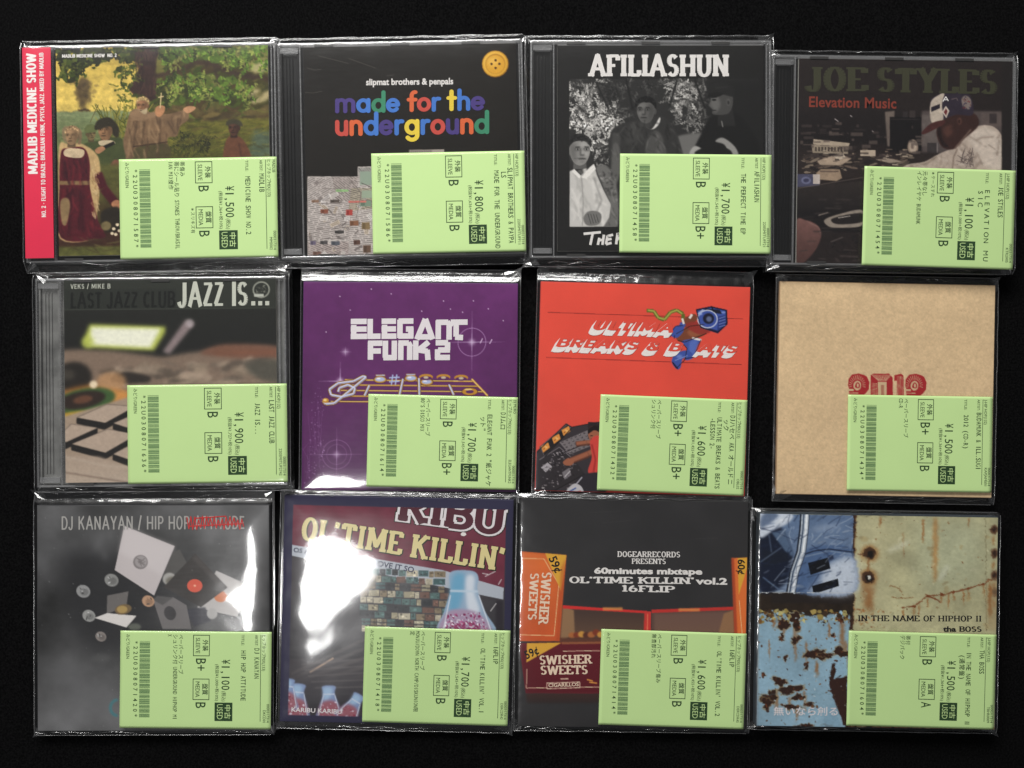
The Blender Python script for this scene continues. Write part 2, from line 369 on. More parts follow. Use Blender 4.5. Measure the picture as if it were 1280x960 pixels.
        s.blob([(x + face * .30 * r, y - .5 * r), (x + face * .66 * r, y - .4 * r), (x + face * .64 * r, y + .25 * r), (x + face * .30 * r, y + .85 * r), (x + face * .24 * r, y + .3 * r)], k * .62, r * .13, a * .8)
        s.blob([(x - .74 * r, y - .22 * r), (x - .80 * r, y - .5 * r), (x - .5 * r, y - 1.0 * r), (x, y - 1.12 * r), (x + .5 * r, y - 1.0 * r), (x + .80 * r, y - .5 * r), (x + .74 * r, y - .22 * r), (x + .62 * r, y - .40 * r), (x + .3 * r, y - .64 * r), (x - .3 * r, y - .64 * r), (x - .62 * r, y - .40 * r)], h, 1.2, a)
        s.leaves([(x - .8 * r, y - .2 * r), (x - .8 * r, y - .8 * r), (x, y - 1.16 * r), (x + .8 * r, y - .8 * r), (x + .8 * r, y - .2 * r), (x + .5 * r, y - .66 * r), (x - .5 * r, y - .66 * r)], 40, r * .05, r * .13, [h * .7, h * 1.5 + 6], .5, .6, None, a * .8)
        s.ell(f - face * .12 * r, y - .42 * r, r * .3, r * .18, k * 1.16, r * .12, a * .8); s.ell(f - face * .28 * r, y + .2 * r, r * .16, r * .2, k * 1.14, r * .1, a * .8)
        for e in (-1, 1):
            s.ell(f + e * .3 * r, y - .12 * r, r * .22, r * .13, k * .48, r * .05, a * .85); s.ell(f + e * .3 * r, y - .10 * r, r * .13, r * .06, k * 1.2, .4, a * .7); s.ell(f + e * .3 * r, y - .10 * r, r * .06, r * .06, k * .12, .4, a)
            s.line([(f + e * .46 * r, y - .25 * r), (f + e * .16 * r, y - .27 * r)], r * .07, h * .6 + k * .2, .5, a * .9)
        s.line([(f + face * .07 * r, y - .08 * r), (f + face * .12 * r, y + .24 * r)], r * .13, k * .55, r * .05, a * .9); s.ell(f, y + .29 * r, r * .17, r * .06, k * .5, r * .04, a); s.ell(f - face * .02 * r, y + .1 * r, r * .05, r * .17, k * 1.2, r * .05, a * .7)
        s.ell(f, y + .55 * r, r * .27, r * .055, k * .32, r * .03, a); s.ell(f, y + .64 * r, r * .19, r * .05, k * .86, r * .04, a); s.ell(f, y + .76 * r, r * .18, r * .04, k * .68, r * .05, a * .8)
        if beard is not None: s.blob([(x - r * .62, y + r * .3), (f - r * .3, y + r * .48), (f, y + r * .44), (f + r * .3, y + r * .48), (x + r * .62, y + r * .3), (x + r * .45, y + r * 1.08), (x - r * .45, y + r * 1.08)], beard, 1.5, a); s.ell(f, y + .56 * r, r * .2, r * .05, k * .45, .6, a)
    def sprays(s, pts, n, smin, smax, cols, asp=.28, soft=.6):
        """leafy twigs: each a fan of pointed leaves along a bent stem, all of one tone"""
        P = np.array(pts, float); lo, hi = P.min(0), P.max(0); k = 0
        while k < n:
            q = lo + s.rng.random(2) * (hi - lo)
            if not inside(np.array([q[0]]), np.array([q[1]]), pts)[0]: continue
            k += 1; c = np.array(cols[s.rng.integers(len(cols))], float); an = s.rng.random() * 360; r = smin + (smax - smin) * s.rng.random()
            for i in range(int(5 + 6 * s.rng.random())):
                x, y = q[0] + math.cos(math.radians(an)) * r * i * .7, q[1] + math.sin(math.radians(an)) * r * i * .7
                s.ell(x, y, r * (.7 + .5 * s.rng.random()), r * asp, c * (.7 + .5 * s.rng.random()), soft, 1, an + (55 if i % 2 else -55) + s.rng.normal() * 14)

def art_landing():
    A = Art([(148, 85), (980, 85), (1002, 905), (166, 905)], (66, 62, 28), 1); R = A.rng
    A.leaves([(380, 85), (1000, 85), (1000, 520), (380, 520)], 420, 10, 55, [(70, 82, 30), (88, 100, 40), (58, 58, 26), (96, 92, 44), (74, 60, 34)], 2, .5, -20)
    A.grad([(140, 85), (470, 85), (520, 300), (480, 340), (140, 340)], (196, 168, 78), (226, 198, 104), 1, 4)
    A.grad([(140, 335), (470, 335), (430, 520), (140, 520)], (128, 140, 100), (92, 102, 56), 1, 2)
    A.line([(155, 336), (430, 336)], 2, (150, 140, 90))
    for y, r in ((218, 20), (238, 28), (262, 30), (288, 25), (308, 17), (324, 10)): A.ell(258 + R.normal() * 4, y, r, r * .9, (74, 60, 42), 6, .75)
    for i in range(40): A.ell(258 + R.normal() * 20, 215 + R.random() * 80, 5 + R.random() * 8, 4 + R.random() * 6, [(62, 50, 36), (110, 92, 60), (84, 68, 46)][i % 3], 2.5, .5)
    A.ell(262, 332, 24, 5, (70, 56, 40), 2)
    A.leaves([(150, 85), (500, 85), (450, 150), (350, 130), (300, 170), (230, 150), (215, 230), (175, 190)], 160, 8, 26, [(48, 54, 22), (66, 78, 28), (38, 42, 20), (86, 92, 38)], 1, .6)
    A.leaves([(370, 170), (470, 150), (480, 250), (420, 270), (380, 240)], 40, 6, 16, [(52, 60, 22), (80, 92, 32)], .8, .5)
    for i in range(70):
        x = 365 + R.random() * 120; A.line([(x, 420 + R.random() * 40), (x + R.normal() * 50, 300 + R.random() * 80)], 3.5, [(112, 112, 40), (72, 78, 28), (140, 132, 60)][i % 3], 1)
    A.blob([(455, 80), (545, 80), (540, 180), (556, 275), (520, 300), (470, 285), (440, 250), (475, 180)], (56, 36, 32), 3)
    A.line([(470, 85), (490, 180), (480, 280)], 10, (40, 26, 24), 4)
    A.line([(535, 205), (640, 180), (690, 150), (760, 155), (830, 190), (985, 222)], 20, (62, 46, 34), 4)
    A.line([(775, 170), (790, 240), (770, 290)], 14, (62, 48, 36), 4); A.line([(690, 150), (610, 100)], 12, (58, 44, 32), 4)
    A.leaves([(560, 90), (1000, 90), (1000, 200), (880, 170), (700, 130), (560, 170)], 130, 8, 30, [(86, 116, 40), (104, 130, 50), (72, 92, 36), (120, 118, 66)], 1.5, .55, 30)
    A.leaves([(570, 210), (760, 200), (880, 230), (930, 300), (700, 300), (600, 290)], 130, 8, 24, [(92, 118, 42), (78, 96, 36), (58, 62, 30), (108, 120, 54)], 1.5, .5)
    for q in ((950, 175, 34, 20), (955, 298, 42, 12), (925, 272, 26, 14), (975, 280, 18, 10)): A.ell(*q, (196, 180, 132), 6, .85, -18)
    A.leaves([(570, 320), (1000, 330), (1000, 385), (560, 400)], 90, 14, 40, [(82, 66, 40), (98, 84, 48), (70, 58, 36)], 3, .25, -8)
    A.grad([(560, 390), (1005, 372), (1005, 540), (540, 540)], (112, 108, 42), (76, 78, 34), 1, 5)
    for i in range(120):
        x = 570 + R.random() * 420; y = 400 + R.random() * 120; A.line([(x, y), (x + 25 + R.random() * 40, y - 6 - R.random() * 8)], 3, [(128, 122, 50), (86, 88, 36), (60, 62, 30), (104, 84, 50)][i % 4], 1.5, .7)
    for i in range(60):
        x = 610 + R.random() * 140; y = 440 + R.random() * 90; A.line([(x, y), (x + R.normal() * 14, y - 22)], 2.5, (50, 54, 26), 1)
    A.grad([(930, 420), (1010, 430), (1010, 540), (900, 540)], (92, 106, 84), (80, 92, 70), 1, 8)
    G = [(92, 122, 44), (110, 138, 52), (74, 96, 36), (126, 128, 66), (54, 62, 28), (140, 150, 70)]
    A.sprays([(560, 88), (1000, 88), (1000, 210), (880, 180), (700, 140), (560, 170)], 70, 5, 11, G, .34); A.sprays([(570, 215), (760, 205), (900, 235), (960, 310), (700, 310), (590, 290)], 80, 5, 10, G, .34)
    A.sprays([(545, 85), (600, 85), (620, 300), (540, 330)], 26, 5, 9, [(50, 58, 24), (66, 76, 30)], .34); A.sprays([(160, 85), (470, 85), (430, 140), (330, 110), (215, 215), (178, 180)], 46, 5, 11, [(50, 56, 22), (70, 82, 30), (36, 40, 20)], .4)
    A.sprays([(430, 150), (480, 140), (490, 300), (400, 330), (370, 250)], 34, 4, 9, [(56, 64, 24), (84, 96, 36), (110, 112, 44)], .3)
    A.sprays([(640, 440), (760, 430), (760, 525), (600, 525)], 26, 4, 8, [(58, 64, 28), (92, 96, 38), (48, 48, 26)], .3)
    A.folds([(455, 80), (545, 80), (545, 280), (470, 285)], 40, 88, (38, 24, 22), (86, 60, 48), 60, 5, False)
    A.folds([(560, 380), (1000, 372), (1000, 530), (560, 530)], 90, -8, (70, 66, 30), (132, 124, 54), 60, 5, False); A.folds([(150, 336), (430, 336), (420, 460), (150, 460)], 30, 1, (96, 110, 78), (150, 156, 112), 70, 4, False, 3)
    A.warp(6, 30); A.mott(.14, 40)
    # seated man far right
    A.blob([(822, 455), (860, 440), (895, 470), (915, 540), (815, 540)], (104, 66, 46), 2); A.person_head(850, 412, 30, (92, 60, 46), (58, 52, 38), 1)
    A.blob([(818, 400), (830, 378), (870, 380), (884, 405), (850, 394)], (66, 62, 44), 2); A.line([(870, 470), (880, 530)], 5, (72, 44, 34), 3)
    # monk
    A.blob([(446, 340), (486, 330), (540, 350), (600, 350), (664, 336), (672, 372), (640, 400), (626, 440), (590, 450), (586, 540), (412, 540), (424, 420)], (122, 96, 70), 1.5)
    for x, y, x2, y2 in ((470, 370, 450, 530), (500, 380, 490, 470), (560, 370, 560, 470), (590, 380, 620, 430), (640, 350, 630, 420), (530, 470, 540, 530)): A.line([(x, y), (x2, y2)], 8, (84, 64, 46), 3, .8)
    for x, y, x2, y2 in ((452, 370, 436, 520), (520, 385, 515, 470), (608, 372, 640, 358)): A.line([(x, y), (x2, y2)], 7, (158, 128, 94), 3, .7)
    A.blob([(470, 480), (590, 470), (588, 540), (468, 540)], (78, 70, 44), 2); A.line([(455, 478), (590, 462)], 5, (68, 50, 36), 1)
    A.folds([(446, 345), (486, 335), (540, 352), (600, 352), (660, 340), (640, 396), (586, 450), (586, 540), (414, 540), (424, 420)], 46, 84, (80, 60, 44), (160, 130, 96), 60, 6)
    A.person_head(490, 318, 32, (164, 118, 84), (172, 146, 98), 1, (176, 158, 124)); A.blob([(442, 345), (470, 330), (500, 352), (540, 340), (540, 362), (480, 376), (448, 366)], (140, 112, 84), 2)
    A.blob([(540, 330), (556, 318), (578, 322), (576, 344), (560, 362), (544, 356)], (178, 128, 90), 1); A.line([(560, 328), (564, 268)], 4, (214, 190, 140), .5); A.line([(552, 286), (574, 282)], 4, (214, 190, 140), .5)
    A.blob([(650, 334), (672, 322), (698, 326), (694, 338), (668, 350)], (190, 142, 104), 1)
    # two soldiers
    A.blob([(262, 470), (300, 455), (400, 440), (418, 480), (416, 545), (280, 545)], (66, 74, 42), 2); A.person_head(290, 425, 26, (132, 112, 76), (92, 100, 62), -1)
    A.blob([(266, 420), (272, 392), (306, 390), (312, 414)], (96, 104, 62), 1.5); A.person_head(346, 412, 40, (158, 118, 84), (48, 40, 28), 1)
    A.blob([(306, 410), (316, 372), (362, 362), (398, 400), (396, 440), (376, 430), (366, 398)], (46, 40, 28), 2); A.blob([(322, 454), (372, 452), (382, 466), (330, 472)], (196, 178, 146), 1)
    A.poly([(326, 478), (380, 455), (384, 468), (330, 492)], (28, 24, 20), 1); A.blob([(306, 488), (332, 474), (346, 486), (318, 504)], (168, 122, 88), 1); A.line([(318, 310), (286, 380)], 3, (96, 86, 50), 1)
    A.blob([(366, 556), (384, 528), (410, 540), (410, 566)], (132, 84, 66), 2)
    # ground and seated nobleman
    A.rect(150, 640, 420, 905, (70, 58, 32), 10); A.grad([(150, 545), (420, 545), (420, 700), (150, 700)], (90, 92, 46), (80, 72, 38), 1, 8)
    A.rect(160, 800, 420, 870, (62, 38, 28), 8); A.rect(160, 868, 1005, 910, (92, 92, 46), 4); A.mott(.2, 30, [(150, 600), (420, 600), (420, 905), (150, 905)])
    A.blob([(166, 470), (200, 462), (258, 465), (320, 520), (326, 640), (316, 760), (330, 830), (172, 836), (164, 640)], (190, 160, 112), 2)
    A.blob([(172, 500), (200, 480), (262, 480), (286, 540), (288, 640), (318, 760), (336, 830), (176, 832), (168, 640)], (82, 24, 34), 1.5)
    for x, y, x2, y2 in ((215, 640, 205, 820), (250, 640, 262, 810), (190, 530, 190, 600), (240, 520, 262, 600)): A.line([(x, y), (x2, y2)], 14, (56, 16, 26), 5, .8)
    A.line([(185, 640), (180, 800)], 10, (120, 34, 42), 5, .7); A.line([(290, 770), (330, 826)], 14, (104, 30, 38), 4)
    A.line([(168, 616), (286, 618)], 16, (136, 108, 74), 1.5); A.line([(318, 580), (340, 640), (388, 700)], 34, (72, 20, 30), 3)
    A.folds([(174, 500), (262, 490), (288, 640), (318, 760), (334, 828), (178, 830), (168, 640)], 46, 86, (50, 14, 24), (122, 38, 46), 80, 7); A.folds([(150, 830), (420, 830), (420, 905), (150, 905)], 24, 2, (70, 56, 34), (110, 106, 60), 60, 5, False)
    for i in range(40):
        y = 520 + R.random() * 230; A.line([(292 + R.random() * 26, y), (300 + R.random() * 26, y + 20)], 4, [(214, 186, 138), (160, 128, 86)][i % 2], 1, .7)
    A.blob([(184, 492), (206, 480), (262, 488), (252, 518), (192, 512)], (206, 184, 150), 1)
    A.person_head(214, 432, 36, (168, 134, 98), (150, 122, 88), 1); A.blob([(180, 440), (178, 404), (196, 392), (186, 420), (196, 462)], (132, 112, 84), 2); A.blob([(240, 400), (254, 420), (250, 462), (238, 462), (244, 430)], (128, 104, 78), 2)
    A.blob([(372, 700), (392, 686), (412, 700), (404, 722), (384, 722)], (176, 122, 88), 1)
    A.blob([(172, 690), (200, 676), (210, 710), (196, 780), (178, 770)], (146, 120, 84), 2)
    A.blob([(330, 740), (370, 716), (405, 722), (410, 800), (350, 810)], (40, 34, 26), 3); A.ell(352, 788, 20, 18, (120, 106, 72), 2); A.blob([(318, 800), (352, 826), (330, 838), (300, 830)], (70, 22, 30), 2)
    for x, y in ((382, 800), (396, 784), (404, 808), (390, 822), (376, 818)): A.ell(x, y, 7, 6, (226, 208, 176), 1)
    A.mott(.12, 50, ax=.5); A.mott(.08, 90); return A

def art_collage():
    A = Art([(120, 85), (958, 76), (975, 897), (138, 903)], (24, 20, 15), 2); R = A.rng; A.mott(.10, 8)
    def paper(pts, ang, base, gap=7.5):
        A.poly(pts, base); P = np.array(pts, float); c = P.mean(0); ext = np.ptp(P, axis=0).max()
        m, x0, y0 = A.mask(pts); m = m.copy(); keep = A.img.copy()
        d = (math.cos(math.radians(ang)), math.sin(math.radians(ang)))
        for t in np.arange(-ext, ext, gap):
            p = c + np.array((-d[1], d[0])) * t; x = -ext
            while x < ext:
                l = 14 + R.random() * 40; A.line([tuple(p + np.array(d) * x), tuple(p + np.array(d) * (x + l))], 3, np.array(base) * (.42 + .25 * R.random()), .4, .9); x += l + 6
        h, w_ = m.shape; k = m[..., None]; new = A.img[y0:y0 + h, x0:x0 + w_].copy(); A.img = keep; A.img[y0:y0 + h, x0:x0 + w_] = keep[y0:y0 + h, x0:x0 + w_] * (1 - k) + new * k
    paper([(138, 592), (336, 595), (336, 556), (420, 556), (420, 910), (138, 910)], 8, (206, 196, 190))
    for pts, an, c in (([(138, 600), (230, 596), (250, 680), (150, 700)], -28, (196, 186, 180)), ([(235, 596), (336, 596), (330, 690), (250, 690)], 38, (182, 170, 164)), ([(336, 560), (400, 560), (400, 600), (350, 605)], 50, (170, 166, 160)), ([(310, 640), (400, 640), (400, 720), (300, 730)], 14, (178, 168, 150)),
                       ([(140, 770), (300, 740), (330, 830), (150, 850)], -10, (200, 190, 184)), ([(300, 810), (410, 800), (410, 910), (310, 910)], 4, (206, 196, 190)), ([(140, 850), (300, 850), (300, 910), (140, 910)], 22, (190, 176, 170))): paper(pts, an, c)
    for i in range(46):
        x, y = 142 + R.random() * 250, 600 + R.random() * 300; c = [(224, 216, 210), (232, 226, 222), (176, 166, 160), (206, 190, 170), (150, 140, 136)][R.integers(5)]; a = R.random() * 3.1; l, t = 10 + R.random() * 36, 4 + R.random() * 13
        d = np.array((math.cos(a), math.sin(a))); e = np.array((-d[1], d[0])); q = np.array((x, y)); A.poly([tuple(q - d * l / 2 - e * t / 2), tuple(q + d * l / 2 - e * t / 2), tuple(q + d * l / 2 + e * t / 2), tuple(q - d * l / 2 + e * t / 2)], c, .6)
        for j in range(2): A.line([tuple(q - d * l * .4 + e * t * (j - .5) * .4), tuple(q + d * l * .4 + e * t * (j - .5) * .4)], 2.2, (96, 88, 84), .4, .8)
    for y in (640, 700, 742, 800, 838, 880): A.line([(142 + R.random() * 60, y), (300 + R.random() * 100, y - 6 + R.random() * 12)], 2.2, (110, 100, 96), .6, .8)
    A.rect(345, 575, 400, 628, (150, 166, 148), 1); A.rect(352, 650, 400, 680, (158, 172, 150), 1)
    for x, y, w_, h, c in ((250, 645, 50, 9, (150, 190, 130)), (190, 722, 30, 16, (140, 84, 66)), (228, 685, 36, 12, (92, 82, 76)), (155, 685, 28, 10, (140, 110, 90)), (290, 725, 26, 22, (178, 70, 64)), (305, 768, 34, 20, (140, 96, 70)), (352, 775, 32, 28, (138, 116, 82)), (232, 848, 34, 16, (92, 96, 104)), (188, 846, 30, 14, (84, 80, 80)), (150, 846, 22, 16, (110, 100, 120)), (345, 690, 44, 22, (130, 150, 130)), (358, 865, 30, 30, (108, 84, 68)), (160, 888, 32, 16, (120, 90, 80)), (246, 806, 36, 12, (70, 66, 64)), (300, 690, 70, 7, (214, 120, 110)), (320, 845, 26, 18, (96, 70, 60))):
        A.rect(x, y, x + w_, y + h, c, .6); A.rect(x + 3, y + 3, x + w_ * .45, y + h - 2, np.array(c) * .8, .6)
    A.line([(350, 620), (395, 640)], 3, (90, 84, 80)); A.line([(300, 600), (350, 660), (330, 760)], 2.5, (120, 110, 104))
    A.rect(538, 492, 676, 512, (172, 160, 152), 1)
    for i in range(22): A.line([(542 + i * 4, 494), (543 + i * 4, 512)], 1.8, (90, 84, 80), .4)
    A.ell(877, 158, 53, 53, (150, 104, 22), 1); A.ell(876, 157, 50, 50, (222, 168, 52), 1.2); A.ell(874, 155, 44, 44, (240, 190, 76), 2); A.ell(877, 158, 40, 40, (178, 124, 30), 1.5); A.ell(877, 160, 37, 37, (222, 166, 50), 2); A.ell(868, 150, 22, 18, (244, 200, 100), 8, .7)
    for dx, dy in ((-15, 0), (16, 0), (1, -14), (1, 16)): A.ell(877 + dx, 158 + dy, 5, 5, (84, 52, 14), .8)
    for p in (((180, 118), (300, 150)), ((300, 130), (408, 170)), ((135, 165), (165, 174), (190, 172)), ((130, 262), (160, 264), (196, 258)), ((450, 200), (480, 196))): A.line(p, 2, (104, 100, 96), .8, .7)
    return A

def art_trio():
    A = Art([(145, 78), (965, 85), (955, 892), (150, 890)], (30, 29, 28), 3); R = A.rng
    g = lambda v: (v, v * .985, v * .96)
    F = [(197, 212), (880, 215), (880, 520), (197, 520)]
    A.poly([(197, 212), (945, 215), (945, 794), (195, 793)], g(44))
    A.sprays([(197, 212), (400, 212), (400, 440), (197, 440)], 60, 5, 11, [g(60), g(80), g(100)])
    A.sprays([(200, 225), (370, 240), (330, 330), (197, 340)], 42, 5, 10, [g(150), g(190), g(215)]); A.sprays([(200, 330), (400, 330), (390, 440), (270, 470), (220, 420)], 60, 5, 11, [g(200), g(230), g(170), g(245)])
    A.sprays([(540, 215), (760, 215), (740, 400), (600, 400)], 50, 4, 10, [g(60), g(80), g(110)]); A.sprays([(570, 225), (720, 225), (700, 330), (600, 330)], 46, 4, 9, [g(160), g(190), g(130)]); A.sprays([(680, 330), (740, 330), (730, 420), (640, 420)], 14, 4, 8, [g(140), g(110)])
    A.sprays([(197, 214), (390, 214), (390, 470), (290, 500), (197, 400)], 110, 4, 8, [g(120), g(70), g(175), g(210), g(90)], .3); A.sprays([(560, 218), (745, 218), (735, 400), (620, 400)], 60, 4, 8, [g(110), g(70), g(165)], .3)
    A.sprays([(380, 215), (560, 215), (560, 330), (420, 380)], 26, 5, 11, [g(50), g(66), g(36), g(84)])
    for p in (((420, 215), (445, 330)), ((300, 220), (350, 330)), ((620, 220), (590, 320)), ((690, 215), (730, 330))): A.line(p, 7, g(26), 2)
    A.blob([(300, 230), (380, 240), (400, 290), (330, 300)], g(30), 6, .8); A.rect(740, 214, 960, 520, g(30), 14)
    A.blob([(600, 450), (730, 428), (720, 500), (640, 530)], g(112), 4); A.leaves([(290, 480), (380, 480), (385, 600), (300, 560)], 120, 3, 9, [g(150), g(60), g(90)], .6)
    # man in the middle
    A.blob([(360, 420), (440, 380), (500, 372), (560, 360), (610, 410), (640, 500), (640, 560), (380, 560)], g(50), 2)
    A.blob([(430, 400), (470, 384), (480, 440), (420, 470)], g(66), 6, .8); A.line([(382, 430), (378, 500), (390, 560)], 34, g(70), 4)
    A.blob([(370, 470), (392, 480), (400, 560), (372, 640), (360, 560)], g(96), 3); A.blob([(500, 520), (506, 436), (540, 416), (566, 450), (574, 520)], g(78), 3); A.line([(540, 430), (548, 510)], 10, g(108), 5)
    A.blob([(490, 394), (520, 410), (552, 364), (548, 392), (520, 412)], g(225), 1.5)
    A.person_head(497, 338, 50, g(108), g(20), 1)
    A.folds([(370, 420), (440, 385), (560, 365), (630, 460), (636, 520), (380, 520)], 46, 62, g(30), g(80), 50, 7, True, 30); A.folds([(362, 470), (398, 480), (398, 560), (366, 560)], 10, 80, g(60), g(124), 30, 4); A.folds([(500, 520), (508, 440), (540, 420), (566, 450), (572, 520)], 14, 84, g(56), g(110), 50, 6)
    # man at the right, in profile
    A.blob([(720, 420), (760, 360), (830, 340), (900, 400), (940, 520), (700, 520)], g(24), 3); A.poly([(780, 330), (836, 320), (850, 400), (780, 400)], g(40), 2)
    A.blob([(752, 270), (790, 250), (832, 262), (840, 310), (822, 350), (776, 356), (758, 350), (760, 336), (752, 326), (744, 318), (754, 300)], g(72), 1.2); A.blob([(756, 290), (780, 284), (790, 320), (770, 348), (760, 330), (750, 318)], g(112), 5, .8); A.ell(766, 297, 9, 4, g(24), 1); A.line([(756, 288), (778, 286)], 4, g(26), 1); A.line([(758, 338), (774, 338)], 4, g(40), 1); A.ell(822, 306, 8, 15, g(86), 1.5); A.ell(822, 308, 4, 8, g(44), 1.5)
    A.blob([(746, 280), (756, 238), (800, 224), (838, 246), (844, 284), (800, 276), (770, 280)], g(34), 1.5); A.blob([(738, 282), (760, 268), (800, 270), (790, 282), (756, 288)], g(26), 1.2); A.line([(770, 250), (820, 246)], 5, g(54), 3, .7)
    A.line([(795, 380), (800, 404)], 4, g(130), 1)
    A.blob([(670, 500), (690, 478), (718, 490), (742, 520), (676, 520)], g(170), 2); A.blob([(770, 460), (800, 446), (846, 480), (862, 520), (832, 520), (806, 474)], g(150), 2); A.blob([(690, 510), (740, 480), (820, 490), (826, 520)], g(24), 2)
    # man at the left in white
    A.blob([(300, 560), (350, 560), (384, 650), (384, 793), (330, 793), (350, 720), (330, 640)], g(112), 3); A.leaves([(310, 570), (380, 590), (384, 690), (340, 660)], 60, 4, 10, [g(84), g(150), g(64)], 2); A.folds([(330, 640), (384, 650), (384, 790), (340, 790)], 20, 70, g(70), g(150), 40, 6, False)
    A.person_head(237, 494, 58, g(160), g(30), -1); A.line([(214, 524), (252, 524)], 4, g(84), 2, .7)
    A.poly([(196, 575), (214, 566), (240, 592), (276, 560), (292, 548), (304, 590), (330, 650), (358, 706), (352, 756), (330, 793), (195, 793)], g(205), 1.5)
    A.folds([(197, 580), (290, 556), (330, 650), (356, 710), (330, 790), (197, 790)], 40, 72, g(166), g(238), 70, 9, False); A.poly([(214, 566), (240, 592), (236, 604), (206, 576)], g(236), 1); A.poly([(276, 560), (292, 546), (300, 566), (262, 604), (242, 600)], g(236), 1); A.line([(244, 598), (250, 700), (246, 790)], 3, g(150), 1.5); A.line([(292, 600), (322, 690), (300, 740)], 6, g(140), 3, .8)
    A.blob([(250, 762), (262, 738), (284, 730), (312, 736), (322, 754), (310, 784), (266, 788)], g(118), 1.5)
    for i in range(4): A.line([(268 + i * 11, 742 + i), (280 + i * 10, 782 - i * 2)], 2.6, g(66), .8)
    A.rect(150, 794, 960, 895, (30, 29, 28)); A.rect(945, 200, 975, 800, (30, 29, 28), 3); A.rect(150, 200, 196, 800, (30, 29, 28), .6); A.rect(150, 190, 960, 211, (30, 29, 28), .6); return A

def art_studio():
    A = Art([(130, 75), (1000, 80), (990, 915), (118, 905)], (38, 31, 30), 4); R = A.rng
    A.grad([(118, 280), (560, 280), (560, 420), (118, 420)], (36, 30, 30), (26, 22, 22), 1, 10); A.rect(630, 285, 960, 460, (84, 74, 72), 4); A.rect(870, 290, 958, 350, (96, 84, 80), 3); A.rect(905, 295, 935, 335, (58, 50, 50), 2)
    A.rect(630, 300, 700, 430, (104, 94, 90), 3); A.poly([(480, 290), (520, 285), (512, 430), (490, 430)], (112, 100, 92), 2); A.rect(500, 310, 628, 470, (22, 19, 20), 1); A.rect(505, 318, 622, 322, (44, 38, 38))
    A.rect(553, 288, 572, 312, (50, 44, 44), 1); A.rect(580, 284, 604, 312, (60, 52, 50), 1)
    A.ell(594, 433, 22, 32, (150, 132, 116), 1.5); A.ell(594, 433, 15, 23, (186, 168, 150), 2); A.ell(592, 432, 6, 9, (120, 104, 94), 2); A.rect(652, 415, 698, 460, (60, 54, 54), 1); A.rect(690, 415, 697, 458, (120, 110, 108))
    for x, y in ((288, 328), (343, 308), (432, 370), (280, 322)): A.line([(x - 4, y - 3), (x + 4, y + 3)], 3, (190, 180, 178), .8)
    # desk full of paper
    A.rect(118, 455, 700, 560, (44, 36, 34), 4); A.leaves([(130, 470), (600, 462), (570, 510), (150, 540)], 120, 6, 30, [(96, 82, 72), (62, 52, 48), (126, 112, 98), (40, 34, 34)], 1, .25, -6)
    A.poly([(190, 402), (338, 418), (330, 436), (188, 424)], (176, 160, 140), .8); A.poly([(182, 424), (334, 430), (330, 462), (186, 458)], (150, 136, 118), .8)
    for i in range(10): A.rect(196 + i * 13, 434, 203 + i * 13, 452, (70, 60, 54), .8)
    A.poly([(205, 490), (290, 462), (345, 480), (300, 508), (215, 506)], (176, 156, 136), 1.5); A.poly([(270, 470), (310, 458), (320, 478), (290, 486)], (206, 190, 170), 1); A.rect(380, 446, 442, 470, (190, 172, 152), 1); A.poly([(440, 484), (500, 478), (550, 492), (500, 498)], (160, 144, 128), 1)
    A.poly([(200, 540), (220, 524), (296, 524), (306, 560), (284, 572), (210, 566)], (160, 138, 116), 1.5); A.rect(216, 530, 292, 536, (110, 92, 80), 1); A.rect(120, 545, 214, 598, (74, 74, 96), 1); A.rect(188, 545, 216, 584, (196, 184, 176), 1); A.ell(160, 570, 20, 15, (110, 112, 140), 1.5); A.ell(160, 570, 12, 8, (60, 60, 84), 1.5)
    A.grad([(118, 600), (400, 570), (400, 690), (118, 690)], (52, 45, 42), (30, 26, 26), 1, 2); A.line([(118, 604), (395, 556)], 3, (120, 108, 98), 1, .6); A.rect(118, 690, 400, 780, (26, 22, 23), 3)
    A.blob([(235, 730), (300, 705), (388, 690), (388, 752), (290, 762), (250, 756)], (150, 138, 126), 1.5); A.blob([(262, 728), (320, 710), (388, 704), (388, 738), (290, 748)], (36, 31, 31), 1.5); A.line([(250, 700), (210, 712)], 5, (120, 110, 102), 1); A.line([(290, 722), (340, 714)], 3, (190, 180, 170), 1)
    A.grad([(118, 738), (160, 732), (205, 752), (222, 790), (200, 850), (150, 905), (118, 905)], (124, 88, 82), (78, 54, 50), 1, 2, True); A.line([(160, 736), (210, 760), (220, 790)], 4, (160, 124, 116), 2, .6)
    A.line([(260, 820), (310, 800)], 4, (90, 82, 78), 1.5); A.ell(272, 832, 6, 4, (120, 110, 104), 1); A.leaves([(240, 800), (380, 790), (380, 900), (260, 900)], 40, 4, 16, [(54, 46, 44), (30, 26, 26)], 2, .3)
    for i in range(60):      # gear, leads and knobs in the dark
        x, y = 130 + R.random() * 480, 330 + R.random() * 150; c = [(70, 60, 57), (54, 46, 44), (96, 84, 78)][R.integers(3)]; A.rect(x, y, x + 6 + R.random() * 44, y + 3 + R.random() * 12, c, 1.2, .7)
    for i in range(50): x, y = 140 + R.random() * 430, 440 + R.random() * 70; A.rect(x, y, x + 4 + R.random() * 22, y + 2 + R.random() * 5, [(150, 132, 114), (110, 96, 84), (186, 170, 150), (60, 52, 48)][R.integers(4)], .8, .8)
    for i in range(26): x, y = 125 + R.random() * 260, 610 + R.random() * 290; A.line([(x, y), (x + 20 + R.random() * 60, y - 8 + R.random() * 12)], 2 + R.random() * 5, [(62, 54, 51), (44, 38, 37), (84, 74, 70)][R.integers(3)], 2, .7)
